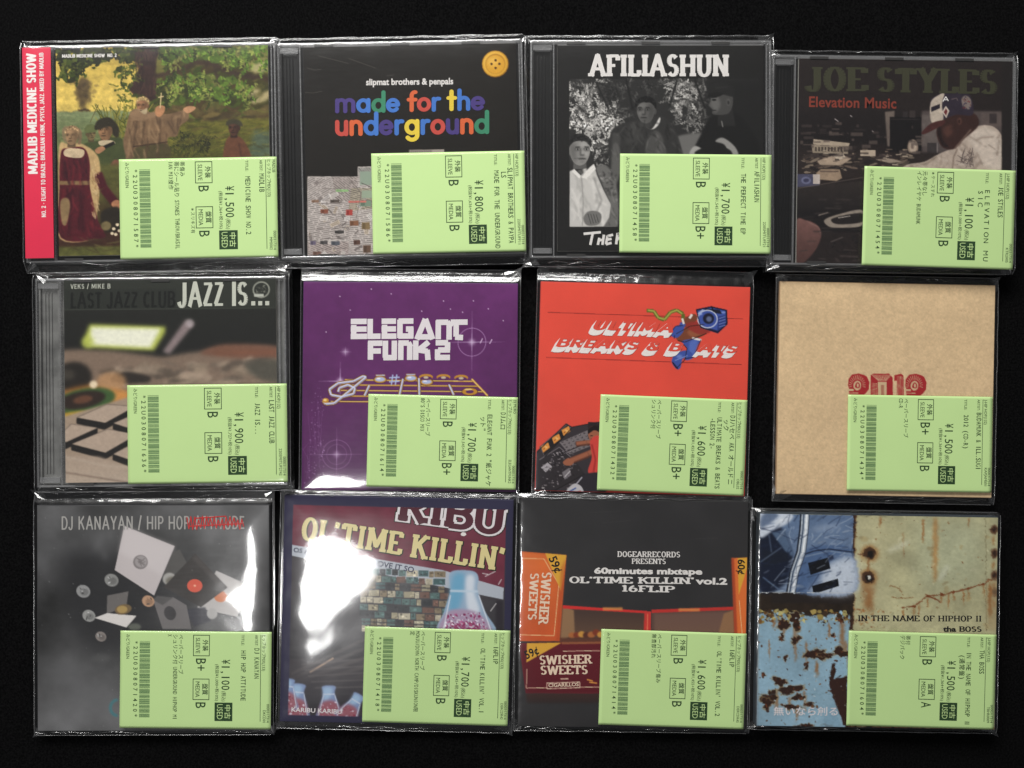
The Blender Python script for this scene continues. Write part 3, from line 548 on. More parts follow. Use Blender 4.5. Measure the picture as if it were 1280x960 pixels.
    # the man in a cap and white shirt
    A.blob([(570, 505), (640, 492), (700, 460), (760, 430), (810, 370), (860, 345), (925, 350), (962, 410), (962, 560), (560, 540)], (186, 170, 156), 1.5)
    A.blob([(820, 380), (900, 352), (950, 400), (955, 520), (880, 500)], (206, 192, 178), 6); A.line([(790, 410), (760, 470), (755, 520)], 5, (128, 112, 100), 2); A.line([(900, 420), (930, 440)], 5, (150, 136, 124), 2)
    A.line([(690, 470), (650, 500), (580, 510)], 8, (150, 134, 120), 3); A.folds([(580, 508), (640, 494), (760, 432), (860, 348), (925, 352), (958, 410), (958, 520), (600, 520)], 44, 50, (136, 120, 108), (222, 208, 194), 60, 8, True, 40)
    for i in range(26): A.line([(770 + R.random() * 70, 430 + R.random() * 80), (775 + R.random() * 70, 440 + R.random() * 80)], 2.5, (96, 84, 80), .7, .8)
    A.blob([(690, 370), (720, 320), (800, 290), (850, 300), (860, 345), (800, 400), (760, 440), (712, 430)], (58, 36, 32), 2); A.blob([(692, 360), (706, 350), (716, 400), (740, 430), (716, 428), (700, 396)], (38, 25, 24), 2)
    A.blob([(716, 360), (746, 340), (756, 372), (730, 392)], (86, 56, 48), 5, .8); A.ell(784, 326, 10, 15, (84, 56, 48), 2); A.ell(782, 328, 4, 8, (48, 30, 28), 1); A.line([(764, 438), (830, 360)], 6, (116, 96, 86), 2)
    A.blob([(666, 250), (690, 222), (750, 206), (810, 210), (834, 240), (836, 300), (770, 300), (720, 318), (672, 330)], (50, 42, 54), 1.5); A.blob([(666, 252), (700, 220), (722, 214), (712, 260), (716, 322), (670, 332)], (196, 182, 166), 1.5)
    A.blob([(630, 372), (668, 336), (720, 322), (722, 336), (690, 356), (640, 380)], (76, 42, 40), 1.2); A.poly([(668, 270), (704, 256), (704, 274), (668, 290)], (40, 34, 44), 1)
    A.poly([(712, 290), (728, 264), (742, 284), (730, 314)], (206, 192, 178), .8); A.poly([(719, 290), (728, 274), (735, 286), (729, 304)], (110, 48, 50), .8)
    A.blob([(792, 236), (810, 222), (830, 240), (826, 276), (800, 270)], (148, 134, 124), 1.5, .8); A.leaves([(790, 225), (830, 230), (830, 280), (800, 280)], 20, 3, 7, [(110, 50, 50), (60, 50, 70)], .8); A.line([(750, 238), (772, 232), (776, 244)], 3, (110, 96, 96), 1)
    A.mott(.10, 60); A.rect(955, 60, 1010, 920, (34, 29, 28), 2); return A

def art_pads():
    A = Art([(150, 85), (998, 85), (1016, 903), (165, 905)], (46, 46, 42), 5); R = A.rng
    A.grad([(140, 210), (1010, 210), (1010, 420), (140, 420)], (38, 39, 35), (30, 30, 29), 1, 4)
    A.blob([(120, 385), (300, 372), (480, 392), (560, 400), (700, 380), (1020, 375), (1020, 540), (120, 540)], (136, 116, 100), 9)
    A.blob([(700, 385), (800, 352), (1020, 366), (1020, 420), (760, 400)], (128, 90, 72), 8); A.rect(760, 380, 1000, 392, (140, 88, 66), 6, .6)
    A.leaves([(330, 440), (1010, 410), (1010, 515), (330, 520)], 130, 10, 50, [(160, 142, 122), (110, 98, 86), (180, 160, 140), (92, 82, 72)], 6, .3, -6, .7)
    A.blob([(880, 430), (1020, 420), (1020, 500), (930, 490)], (88, 84, 74), 9); A.blob([(340, 490), (400, 460), (500, 480), (480, 505), (380, 505)], (50, 44, 40), 6); A.ell(790, 380, 40, 14, (120, 84, 66), 8, .6)
    A.poly([(228, 340), (256, 268), (560, 280), (556, 308), (514, 376), (240, 360)], (196, 206, 96), 8); A.poly([(262, 280), (540, 288), (500, 364), (258, 350)], (246, 246, 226), 7); A.ell(250, 340, 26, 24, (190, 200, 92), 8, .7)
    A.poly([(548, 380), (640, 252), (676, 268), (576, 392)], (148, 132, 132), 7); A.ell(656, 268, 16, 18, (190, 178, 180), 6, .8)
    A.ell(196, 480, 72, 62, (40, 36, 32), 8); A.ell(170, 470, 30, 22, (80, 74, 66), 8, .7); A.ell(240, 585, 150, 70, (190, 120, 50), 10, .9, -8); A.ell(345, 500, 60, 40, (196, 150, 104), 9, .8); A.ell(370, 560, 60, 30, (214, 150, 80), 9)
    A.ell(240, 575, 124, 50, (66, 96, 52), 6, 1, -10); A.ell(228, 572, 96, 34, (50, 38, 32), 5, 1, -10); A.ell(232, 570, 40, 16, (106, 70, 52), 5, 1, -10); A.ell(200, 632, 70, 14, (206, 168, 60), 5, .9, -8); A.ell(274, 510, 16, 16, (244, 224, 190), 4)
    # pads
    A.poly([(150, 640), (420, 560), (440, 560), (440, 920), (150, 920)], (170, 150, 130), 4)
    def pad(p, c=(188, 168, 150)):
        q = [(x, y + 24) for x, y in p]; A.poly([p[0], p[3], q[3], q[2], q[1], p[1]][:0] or [p[0], q[0], q[3], q[2], p[2], p[1]], (34, 31, 29), 2.2); A.poly([(x - 2, y + 2) for x, y in [p[0], p[3], p[2], (p[2][0], p[2][1] + 26), (p[3][0], p[3][1] + 26), (p[0][0], p[0][1] + 22)]], (34, 31, 29), 2.2); A.poly(p, c, 1.8)
    pad([(210, 642), (330, 590), (440, 600), (322, 664)]); pad([(355, 666), (440, 630), (500, 640), (430, 690)]); pad([(120, 735), (186, 668), (292, 684), (168, 740)])
    pad([(190, 748), (332, 690), (450, 712), (324, 784)]); pad([(356, 790), (450, 740), (520, 760), (440, 820)])
    A.grad([(150, 790), (300, 800), (440, 850), (440, 910), (150, 910)], (176, 156, 138), (190, 172, 154), 1, 5); A.line([(165, 862), (420, 905)], 5, (130, 112, 98), 3); A.line([(165, 800), (330, 838), (420, 842)], 5, (206, 190, 172), 4, .7)
    A.mott(.05, 90)
    A.rect(140, 80, 1010, 210, (50, 53, 47), .6); A.rect(140, 128, 600, 206, (46, 49, 44), .6); A.line([(150, 210), (1004, 209)], 2, (70, 74, 66))
    A.ell(940, 135, 35, 34, (150, 152, 140), 1); A.ell(940, 135, 29, 28, (48, 51, 46), 1); A.leaves([(918, 118), (962, 118), (962, 150), (918, 150)], 22, 3, 7, [(110, 112, 102), (70, 72, 64)], .8); A.rect(912, 152, 950, 163, (196, 198, 186), 1)
    return A

def art_staff():
    A = Art([(60, 98), (916, 112), (918, 945), (55, 930)], (94, 44, 96), 6); R = A.rng
    yy, xx = np.mgrid[0:A.n, 0:A.n] / A.n; A.img *= (1.06 - .16 * yy + .05 * xx)[..., None]; A.mott(.09, 4); A.mott(.05, 30)
    for x, y in ((204, 158), (246, 213), (410, 150), (533, 220), (648, 212), (697, 225), (800, 212), (740, 180), (150, 300), (860, 260), (620, 180), (330, 130)): A.ell(x, y, 2.3, 2.3, (226, 200, 230), .6)
    def star(x, y, lx, ly, a=.7):
        for k in (1, .6, .3): A.ell(x, y, lx * k, 1.8, (190, 160, 200), 1, a * .5); A.ell(x, y, 1.8, ly * k, (190, 160, 200), 1, a * .5)
        A.ell(x, y, 12, 12, (226, 206, 232), 6, a)
    star(735, 345, 135, 130)
    def ring(x, y, r, a, wd=2.5):
        P = [(x + r * math.cos(t), y + r * math.sin(t)) for t in np.linspace(0, 2 * math.pi, 40)]; A.line(P, wd, (196, 156, 204), .8, a)
    ring(735, 345, 56, .75); A.line([(768, 350), (778, 330)], 3, (230, 200, 235), .7); A.line([(806, 352), (816, 334)], 3, (230, 200, 235), .7)
    star(208, 497, 90, 80, .9); star(228, 380, 26, 22, .5); star(196, 790, 120, 110, .5); ring(196, 790, 58, .4); ring(196, 790, 40, .25)
    GO, GL, DK, BL = (196, 140, 50), (244, 216, 140), (70, 44, 30), (176, 190, 226)
    for i, y in enumerate((492, 512, 534, 556, 578)):
        xl = 226 - i * 14; xr = 742 + i * 20
        A.line([(xl, y), (xr, y + 10)], 7, DK, 1); A.line([(xl, y), (xr, y + 10)], 5, GO, .6); A.line([(xl, y - 1), (xr, y + 9)], 1.8, GL, .5)
    A.line([(735, 492), (800, 560)], 8, GO, .8); A.line([(735, 492), (800, 560)], 3, GL, .5)
    def gold(P, wd):
        A.line(P, wd + 6, DK, 1); A.line(P, wd + 3, GO, .8); A.line(P, wd - 1, (150, 160, 204), .8); A.line([(x - 1, y - 1.5) for x, y in P], wd * .35, (232, 232, 246), .6)
    sp = [(140, 575), (150, 588), (185, 585), (235, 545), (290, 500), (312, 482), (300, 478), (262, 498), (200, 505), (165, 530), (172, 552), (215, 560), (262, 548), (268, 526), (240, 512), (205, 524), (200, 540)]
    gold(sp, 9); A.ell(150, 574, 13, 10, GO, 1); A.ell(148, 572, 7, 5, GL, 1)
    for x0, y0, x1, y1 in ((325, 515, 306, 556), (460, 490, 446, 556), (524, 488, 526, 556), (645, 515, 664, 556)): gold([(x0, y0), (x1, y1)], 8)
    for x, y in ((368, 492), (492, 488), (555, 503)): A.ell(x, y, 27, 15, DK, 1); A.ell(x, y, 25, 13, GO, .8); A.ell(x, y - 1, 20, 9, BL, 1.5); A.ell(x - 6, y - 4, 8, 3, (246, 246, 252), 1)
    for x, y in ((368, 476), (490, 474)): A.rect(x - 18, y - 4, x + 20, y + 3, GO, 1); A.rect(x - 16, y - 3, x + 18, y + 1, BL, .6)
    for x, y in ((552, 483), (622, 484), (693, 487)): A.ell(x, y, 28, 12, GO, 1); A.ell(x, y + 5, 24, 8, (92, 44, 96), 1); A.ell(x, y + 2, 10, 5, (200, 186, 160), 1)
    for dx in (-8, 8): A.line([(424 + dx + 3, 472), (424 + dx - 3, 514)], 5, BL, .6)
    for dy in (-8, 8): A.line([(404, 493 + dy), (446, 491 + dy)], 5, BL, .6)
    A.ell(728, 543, 33, 16, DK, 1); A.ell(728, 543, 31, 14, GO, .8); A.ell(728, 543, 16, 7, (92, 44, 96), .8); A.ell(722, 534, 16, 3, GL, 1)
    A.leaves([(95, 520), (140, 520), (150, 930), (60, 930), (90, 700)], 140, 1.5, 4, [(150, 110, 160), (180, 150, 190)], .6, .7, None, .5)
    for i in range(16): x = 70 + R.random() * 80; A.line([(x, 560 + R.random() * 300), (x + R.normal() * 12, 580 + R.random() * 340)], 1.5, (160, 120, 170), .7, .3)
    return A

def art_red():
    A = Art([(82, 98), (895, 120), (868, 927), (55, 912)], (224, 80, 64), 7); R = A.rng; A.mott(.04, 6)
    for p in (((108, 219), (866, 241)), ((100, 394), (860, 418))): A.line(p, 2.2, (120, 34, 32), .4)
    # a jumping figure carrying a portable stereo in front of its face
    BLU, NAV, BR = (62, 84, 160), (32, 36, 74), (120, 66, 44)
    A.line([(492, 210), (520, 212), (536, 238), (560, 246), (584, 216), (608, 208), (634, 222), (632, 250)], 14, (96, 104, 40), 1); A.line([(496, 209), (520, 212), (538, 238), (562, 244), (586, 216), (610, 208), (630, 222)], 6, (164, 166, 76), .8)
    def later():
        A.blob([(630, 250), (672, 222), (690, 240), (664, 268), (640, 276)], BR, 1); A.blob([(606, 300), (660, 270), (716, 262), (726, 296), (680, 320), (640, 332), (612, 326)], BR, 1.2); A.blob([(650, 290), (700, 272), (720, 292), (670, 312)], (156, 92, 62), 3, .8); A.blob([(640, 266), (690, 252), (740, 290), (690, 300)], (146, 50, 44), 2, .9)
        A.line([(634, 258), (620, 286)], 22, BLU, 1.5); A.line([(668, 224), (658, 240)], 9, (230, 226, 220), 1); A.blob([(584, 296), (604, 270), (632, 270), (634, 290), (612, 314), (592, 312)], BLU, 1); A.line([(588, 300), (582, 312)], 4, NAV, 1); A.line([(600, 306), (598, 318)], 4, NAV, 1); A.line([(630, 240), (636, 262)], 8, (226, 222, 216), 1)
        A.blob([(626, 330), (676, 318), (702, 322), (686, 350), (672, 392), (640, 400), (648, 356)], BLU, 1.2); A.blob([(660, 330), (690, 328), (674, 380), (656, 380)], (92, 116, 190), 3, .8); A.line([(668, 316), (704, 324)], 8, (230, 226, 220), 1)
        A.blob([(588, 408), (604, 376), (650, 364), (670, 384), (632, 396), (622, 432), (606, 436)], BLU, 1.2); A.line([(592, 412), (612, 436)], 6, NAV, 1); A.ell(618, 388, 12, 7, (120, 144, 206), 3, .8)
        A.poly([(684, 204), (742, 192), (804, 206), (806, 262), (768, 298), (700, 276)], NAV, 1); A.poly([(690, 210), (740, 198), (798, 210), (800, 254), (766, 286), (704, 268)], BLU, 1); A.poly([(716, 200), (776, 206), (784, 222), (722, 216)], (26, 28, 44), 1); A.ell(728, 242, 40, 36, (206, 212, 226), 1); A.ell(728, 242, 36, 32, BLU, 1); A.ell(732, 240, 22, 21, (24, 26, 46), 1.5); A.ell(734, 242, 11, 11, (96, 106, 140), 2)
        A.poly([(768, 232), (800, 226), (798, 264), (766, 288)], (44, 58, 122), 1)
        A.line([(684, 206), (742, 194), (802, 207), (804, 258), (768, 294), (702, 274), (684, 206)], 3, (18, 18, 34), .6); A.line([(626, 332), (648, 356), (640, 400), (606, 434), (590, 408)], 2.6, (18, 18, 34), .6); A.line([(702, 322), (674, 390), (634, 398)], 2.6, (18, 18, 34), .6); A.line([(606, 300), (660, 270), (716, 262)], 2.4, (40, 20, 16), .6); A.line([(612, 326), (640, 332), (724, 298)], 2.6, (40, 20, 16), .6); A.line([(584, 296), (604, 270), (632, 268)], 2.4, (18, 18, 34), .6); A.line([(650, 384), (600, 404)], 2, (150, 170, 220), .6); A.ell(700, 222, 8, 5, (150, 170, 220), 1.5); A.ell(790, 216, 8, 4, (120, 140, 200), 1)
        for i in range(4): A.line([(772, 240 + i * 11), (798, 232 + i * 11)], 3, (110, 130, 190), .6)
        A.line([(744, 192), (752, 214)], 5, (20, 20, 30), .8); A.line([(692, 222), (712, 206)], 6, (170, 180, 210), 1)
    A.later = later
    # drummer's mixing desk, bottom left
    A.poly([(60, 760), (176, 650), (200, 664), (320, 640), (320, 930), (50, 930)], (56, 50, 54), 1); A.poly([(72, 742), (180, 650), (198, 664), (92, 780)], (88, 82, 84), 1)
    A.poly([(82, 742), (182, 656), (190, 682), (92, 776)], (34, 30, 32), 1)
    for x, y in ((96, 746), (138, 712), (176, 682)): A.poly([(x - 17, y - 6), (x + 11, y - 22), (x + 17, y - 2), (x - 9, y + 18)], (226, 150, 70), 1); A.line([(x - 8, y + 6), (x + 6, y - 10)], 3, (120, 60, 30), .8); A.ell(x + 2, y - 4, 6, 5, (244, 196, 120), 2)
    A.poly([(150, 724), (260, 676), (290, 730), (190, 770)], (120, 112, 114), 1)
    for i in range(7):
        for j in range(5): x, y = 162 + i * 17 + j * 8, 722 - i * 7 + j * 10; A.ell(x, y, 4.2, 3.2, (54, 48, 52), .6); A.ell(x - 1, y - 1.4, 1.6, 1.2, (210, 200, 200), .5)
    A.poly([(70, 790), (150, 740), (216, 800), (250, 846), (100, 930), (56, 930)], (48, 43, 46), 1); A.line([(72, 792), (150, 742), (214, 798)], 3, (120, 112, 116), .8)
    A.poly([(78, 822), (104, 802), (122, 818), (96, 840)], (172, 166, 170), .8); A.poly([(160, 840), (188, 822), (196, 850), (170, 868)], (120, 114, 118), .8); A.line([(168, 860), (192, 834)], 2.5, (220, 214, 216), .6)
    A.leaves([(90, 780), (200, 790), (220, 850), (120, 900)], 60, 2, 6, [(130, 122, 126), (30, 26, 28), (90, 84, 90)], .6)
    for i in range(5): A.line([(126 + i * 12, 766 - i * 3), (134 + i * 12, 776 - i * 3)], 3, (150, 142, 146), .6)
    for i in range(60):
        x, y = 80 + R.random() * 150, 760 + R.random() * 140
        A.rect(x, y, x + 3 + R.random() * 9, y + 2 + R.random() * 3, [(140, 132, 134), (30, 27, 29), (96, 90, 94), (180, 172, 172)][R.integers(4)], .7, .8)
    A.line([(62, 764), (176, 652), (198, 664), (262, 652)], 3, (24, 20, 22), .6); A.line([(92, 782), (198, 668)], 3, (24, 20, 22), .6); A.line([(150, 770), (268, 722)], 3, (24, 20, 22), .6); A.line([(100, 928), (248, 846)], 3, (24, 20, 22), .6)
    SK = (158, 96, 70)
    A.rect(262, 644, 310, 706, (40, 34, 36), 1); A.blob([(262, 690), (270, 664), (296, 662), (310, 690), (300, 716), (272, 718)], SK, 1); A.blob([(262, 690), (266, 668), (290, 658), (310, 668), (310, 684), (286, 676)], (28, 22, 22), 1); A.line([(270, 698), (280, 696)], 3, (40, 22, 20), .6); A.line([(272, 710), (284, 708)], 3, (80, 40, 34), .6)
    A.line([(300, 750), (262, 770), (180, 800)], 26, (90, 52, 40), 1.5); A.line([(300, 748), (262, 766), (190, 796)], 18, SK, 2); A.blob([(164, 800), (184, 786), (206, 796), (196, 812), (172, 812)], SK, 1); A.line([(300, 720), (256, 726), (214, 730)], 20, (92, 54, 42), 1.5); A.line([(300, 718), (256, 722), (216, 728)], 13, SK, 1.5)
    A.blob([(270, 716), (310, 706), (320, 846), (262, 842), (276, 780)], (206, 70, 62), 1.2); A.line([(276, 730), (290, 790), (282, 838)], 5, (150, 40, 38), 2)
    A.blob([(196, 900), (240, 850), (320, 846), (320, 930), (186, 930)], (46, 42, 48), 1.5); A.line([(206, 896), (238, 858)], 4, (190, 186, 196), 1); A.blob([(176, 912), (206, 884), (236, 896), (240, 930), (180, 930)], (190, 186, 190), 1); A.line([(186, 916), (214, 900)], 5, (60, 84, 150), .8); A.line([(206, 922), (232, 912)], 5, (170, 60, 56), .8)
    return A

def art_kraft():
    A = Art([(78, 68), (914, 80), (895, 905), (60, 892)], (218, 190, 150), 8); R = A.rng; A.mott(.05, 5); A.mott(.05, 60); A.mott(.05, 150, octs=2)
    A.leaves([(78, 68), (914, 80), (895, 905), (60, 892)], 700, 1.2, 4.5, [(150, 118, 84), (222, 192, 156), (132, 102, 74)], .5, .25, None, .35)
    RED, KR = (166, 44, 48), (208, 180, 142)
    def digit(outer, strokes):
        for dx, dy in ((9, 5), (5, 3), (0, 0)): A.blob([(x + dx, y + dy) for x, y in outer], RED, .7) if len(outer) > 12 else A.poly([(x + dx, y + dy) for x, y in outer], RED, .7)
        for p in strokes: A.line(p, 2.2, KR, .3, .9)
    def top(x):   # rounded upper half of a striped 2
        digit([(x, 470), (x + 2, 446), (x + 16, 428), (x + 42, 424), (x + 64, 430), (x + 74, 452), (x + 72, 480), (x + 60, 496), (x + 40, 512), (x + 6, 512), (x + 4, 500), (x + 4, 484)], [])
        A.blob([(x + 22, 478), (x + 24, 460), (x + 38, 452), (x + 50, 462), (x + 48, 482), (x + 34, 490)], KR, .6); A.blob([(x + 28, 478), (x + 30, 464), (x + 38, 458), (x + 46, 466), (x + 44, 480)], RED, .6); A.ell(x + 38, 470, 4, 8, KR, .6); A.rect(x - 2, 484, x + 22, 492, KR, .6); A.line([(x + 4, 500), (x + 40, 500)], 3, KR, .5)
        for t in np.linspace(170, 370, 15): c, s = math.cos(math.radians(t)), math.sin(math.radians(t)); A.line([(x + 36 + 21 * c, 470 + 22 * s), (x + 36 + 33 * c, 470 + 40 * s)], 2.2, KR, .3, .9)
    top(340); top(562)
    A.poly([(428, 430), (440, 424), (500, 424), (514, 440), (514, 514), (428, 514)], RED, .7); A.poly([(456, 456), (490, 456), (490, 516), (456, 516)], KR, .7); A.rect(468, 468, 480, 516, (176, 120, 96), .7)
    for t in np.linspace(0, 1, 14): A.line([(458 + 30 * t, 452), (432 + 76 * t, 428)], 2.2, KR, .3, .9)
    for i in range(9): A.line([(432, 462 + i * 6), (453, 464 + i * 6)], 2.2, KR, .3, .9)
    A.poly([(520, 430), (546, 424), (556, 432), (556, 514), (530, 514), (530, 452), (520, 452)], RED, .7)
    for i in range(4): A.line([(532 + i * 6, 434), (532 + i * 6, 514)], 2, KR, .3, .9)
    return A

def art_records():
    A = Art([(50, 60), (918, 70), (925, 905), (48, 920)], (66, 66, 68), 9); R = A.rng
    n = A.n; f = fbm(n, 4, R, 5); A.img = np.clip(36 + 96 * np.clip(f - .28, 0, 1)[..., None] * np.array((1, 1, 1.03)) + 0 * A.img, 0, 255)
    yy, xx = np.mgrid[0:n, 0:n] / n; A.img += (30 * np.exp(-((yy - .95) / .32) ** 2) + 14 * xx + 24 * np.exp(-((yy - .02) / .18) ** 2))[..., None]
    A.blob([(150, 260), (300, 250), (560, 300), (640, 420), (620, 560), (380, 620), (200, 560)], (36, 36, 38), 36, .8); A.ell(280, 205, 14, 40, (110, 110, 112), 12, .6, 20); A.ell(300, 250, 8, 26, (110, 110, 112), 10, .5, -20)
    A.ell(160, 690, 90, 50, (104, 104, 106), 30, .6); A.ell(260, 800, 140, 60, (112, 112, 114), 40, .6)
    A.poly([(376, 142), (566, 218), (488, 404), (340, 308)], (196, 188, 188), 1); A.poly([(376, 142), (566, 218), (520, 330), (356, 240)], (210, 203, 203), 8, .6); A.ell(437, 278, 28, 27, (130, 124, 124), 1); A.ell(439, 276, 23, 22, (160, 154, 154), 1.5)
    for i in range(10): A.line([(420 + R.random() * 34, 262 + R.random() * 30), (424 + R.random() * 34, 268 + R.random() * 30)], 2.5, (120, 114, 114), .5)
    A.poly([(560, 240), (584, 230), (612, 282), (560, 330), (520, 330)], (84, 82, 80), 1.5); A.ell(546, 342, 26, 24, (170, 168, 164), 2); A.ell(560, 350, 28, 18, (110, 106, 96), 4)
    A.poly([(722, 310), (846, 366), (800, 484), (650, 450)], (188, 184, 182), 1); A.ell(738, 408, 24, 21, (206, 120, 72), 1.2)
    A.poly([(642, 246), (764, 374), (664, 448), (524, 372)], (54, 50, 48), 1); A.poly([(642, 246), (764, 374), (740, 380), (630, 262)], (80, 74, 72), 4, .6); A.ell(641, 367, 29, 25, (218, 92, 70), 1); A.ell(641, 367, 5, 4, (250, 180, 150), 1)
    A.poly([(600, 456), (680, 448), (700, 500), (640, 520)], (48, 48, 58), 3); A.ell(706, 472, 20, 21, (176, 174, 172), 1.5)
    A.poly([(484, 420), (560, 410), (610, 440), (628, 530), (520, 530)], (112, 108, 108), 1); A.poly([(484, 420), (500, 404), (560, 412), (520, 440)], (84, 82, 82), 1.5); A.ell(548, 470, 22, 27, (60, 58, 60), 1, 1, -20)
    A.poly([(312, 404), (392, 388), (384, 444), (310, 474)], (110, 106, 104), 1.2); A.poly([(264, 488), (312, 470), (422, 480), (384, 524)], (222, 217, 213), 1); A.ell(372, 456, 32, 19, (120, 100, 70), 1.5, 1, -12); A.ell(368, 456, 20, 14, (176, 148, 92), 1.5)
    for x, y, r, c in ((222, 388, 27, (150, 150, 150)), (328, 346, 27, (140, 140, 138)), (243, 480, 25, (156, 156, 154)), (288, 558, 21, (140, 132, 128)), (466, 425, 24, (190, 150, 120))):
        A.ell(x, y, r, r * .88, c, 1.2, 1, 25); A.ell(x + 4, y + 3, r * .6, r * .5, np.array(c) * .8, 2.5); A.leaves([(x - 14, y - 14), (x + 14, y - 14), (x + 14, y + 14), (x - 14, y + 14)], 6, 2, 6, [(90, 90, 90), (60, 60, 60), (200, 200, 200)], .8)
    A.ell(415, 522, 24, 14, (120, 124, 112), 3, .7); A.ell(290, 640, 40, 16, (96, 96, 96), 8, .6)
    for t in np.linspace(100, 260, 14): A.ell(352 + 28 * math.cos(math.radians(t)), 826 - 30 * math.sin(math.radians(t)), 6, 6, (70, 128, 136), 2.5, .7)
    A.leaves([(50, 60), (918, 70), (925, 905), (48, 920)], 90, 1, 2.2, [(180, 180, 180)], .6, .9, None, .4)
    return A

def art_bottles():
    A = Art([(50, 25), (905, 45), (890, 890), (25, 875)], (52, 50, 74), 10); R = A.rng; A.mott(.08, 8)
    I = [(80, 62), (880, 80), (866, 860), (58, 848)]; A.poly(I, (66, 62, 66))
    A.grad([(72, 400), (872, 420), (868, 640), (62, 640)], (70, 68, 72), (50, 48, 52), 1, 2)
    A.poly([(80, 62), (880, 80), (872, 372), (74, 214)], (112, 50, 66)); A.mott(.10, 20, [(80, 62), (880, 80), (872, 372), (74, 214)])
    A.poly([(74, 212), (640, 306), (870, 372), (868, 416), (60, 250)], (180, 186, 196))
    # shelves of small cards behind
    for r_ in range(9):
        x = 326 + R.random() * 12; y0 = 296 + r_ * 27
        while x < 645:
            w_ = 18 + R.random() * 30; y = y0 + (x - 330) * .05 + R.random() * 3; c = np.array([(160, 152, 128), (72, 98, 100), (58, 60, 64), (136, 122, 100), (86, 112, 110), (46, 50, 54), (186, 178, 156), (112, 84, 74)][R.integers(8)], float)
            A.rect(x, y, x + w_ - 2.5, y + 23, c, .6)
            for j in range(6): u, v = x + R.random() * (w_ - 9), y + R.random() * 17; A.rect(u, v, u + 3 + R.random() * 8, v + 2 + R.random() * 7, c * (.45 + .95 * R.random()), .8, .8)
            x += w_
    for y in (360, 430, 498): A.line([(330, y), (650, y + 18)], 5, (52, 50, 54), 1.5, .8)
    A.rect(840, 420, 868, 540, (50, 46, 52), 4)
    # striped pavement bottom left
    for i in range(7): A.poly([(70, 690 - i * 4 + i * 22), (345, 560 + i * 34), (345, 574 + i * 34), (70, 704 - i * 4 + i * 22)], (92, 86, 86), 2, .6)
    A.line([(140, 690), (230, 636)], 7, (176, 150, 130), 1.5); A.grad([(60, 700), (345, 700), (345, 850), (60, 850)], (72, 68, 72), (50, 48, 54), 1, 20)
    for i in range(5): A.line([(110 + i * 12, 660 + i * 22), (345, 640 + i * 26)], 5, (104, 98, 98), 2, .6)
    # large bottle
    A.blob([(664, 330), (684, 308), (756, 310), (776, 336), (772, 380), (800, 460), (834, 545), (628, 545), (646, 460), (670, 380)], (152, 176, 200), 1.5); A.blob([(676, 340), (700, 316), (724, 330), (716, 400), (690, 470), (664, 460)], (110, 168, 200), 8); A.blob([(730, 330), (760, 330), (760, 390), (780, 460), (740, 470), (728, 400)], (214, 222, 232), 6); A.line([(668, 384), (774, 386)], 8, (196, 212, 226), 2)
    A.blob([(652, 470), (700, 452), (780, 470), (820, 545), (634, 545)], (172, 150, 176), 4); A.leaves([(660, 470), (780, 465), (815, 545), (636, 545)], 240, 2, 6, [(206, 196, 214), (140, 50, 96), (176, 96, 140), (230, 224, 234)], .8, .8); A.leaves([(670, 505), (780, 505), (790, 545), (660, 545)], 120, 2, 6, [(160, 70, 110), (140, 60, 100)], .8, .8)
    for p in (((640, 545), (670, 400)), ((826, 545), (776, 400))): A.line(p, 4, (220, 226, 236), 1.2)
    for p in (((820, 460), (842, 430)), ((800, 330), (840, 310)), ((850, 360), (862, 340)), ((790, 318), (812, 322))): A.line(p, 2.5, (230, 226, 226), .8)
    # small bottles along the bottom
    def small(x, y, s=1.0, rot=0):
        c, d = math.cos(rot), math.sin(rot); t = lambda P: [(x + (px * c - py * d) * s, y + (px * d + py * c) * s) for px, py in P]
        A.blob(t([(-24, 0), (24, 0), (22, 28), (40, 80), (46, 122), (-46, 122), (-40, 80), (-22, 28)]), (130, 150, 190), 2); A.blob(t([(-20, 6), (10, 6), (10, 30), (-14, 60), (-22, 34)]), (160, 190, 220), 5); A.blob(t([(-26, 60), (26, 60), (40, 120), (-40, 120)]), (156, 96, 108), 5); A.leaves(t([(-26, 60), (26, 60), (40, 120), (-40, 120)]), 26, 2, 6, [(196, 150, 166), (140, 60, 80), (210, 196, 210)], 1, .7); A.line(t([(-44, 118), (-20, 34)]), 3, (206, 212, 226), 1); A.line(t([(44, 118), (22, 34)]), 3, (206, 212, 226), 1); A.line(t([(-22, 30), (22, 30)]), 4, (206, 214, 230), 1.5)
    small(100, 735, 1.0, .1); small(212, 742, 1.0, -.02); small(328, 775, .9, .55); small(62, 716, .9, .1)
    A.poly([(58, 850), (345, 855), (345, 900), (40, 900)], (52, 50, 74))
    for pts in ([(25, 20), (80, 20), (58, 880), (20, 880)], [(50, 20), (905, 40), (905, 80), (50, 61)], [(880, 60), (910, 60), (895, 900), (866, 900)]): A.poly(pts, (52, 50, 74), .8)
    return A

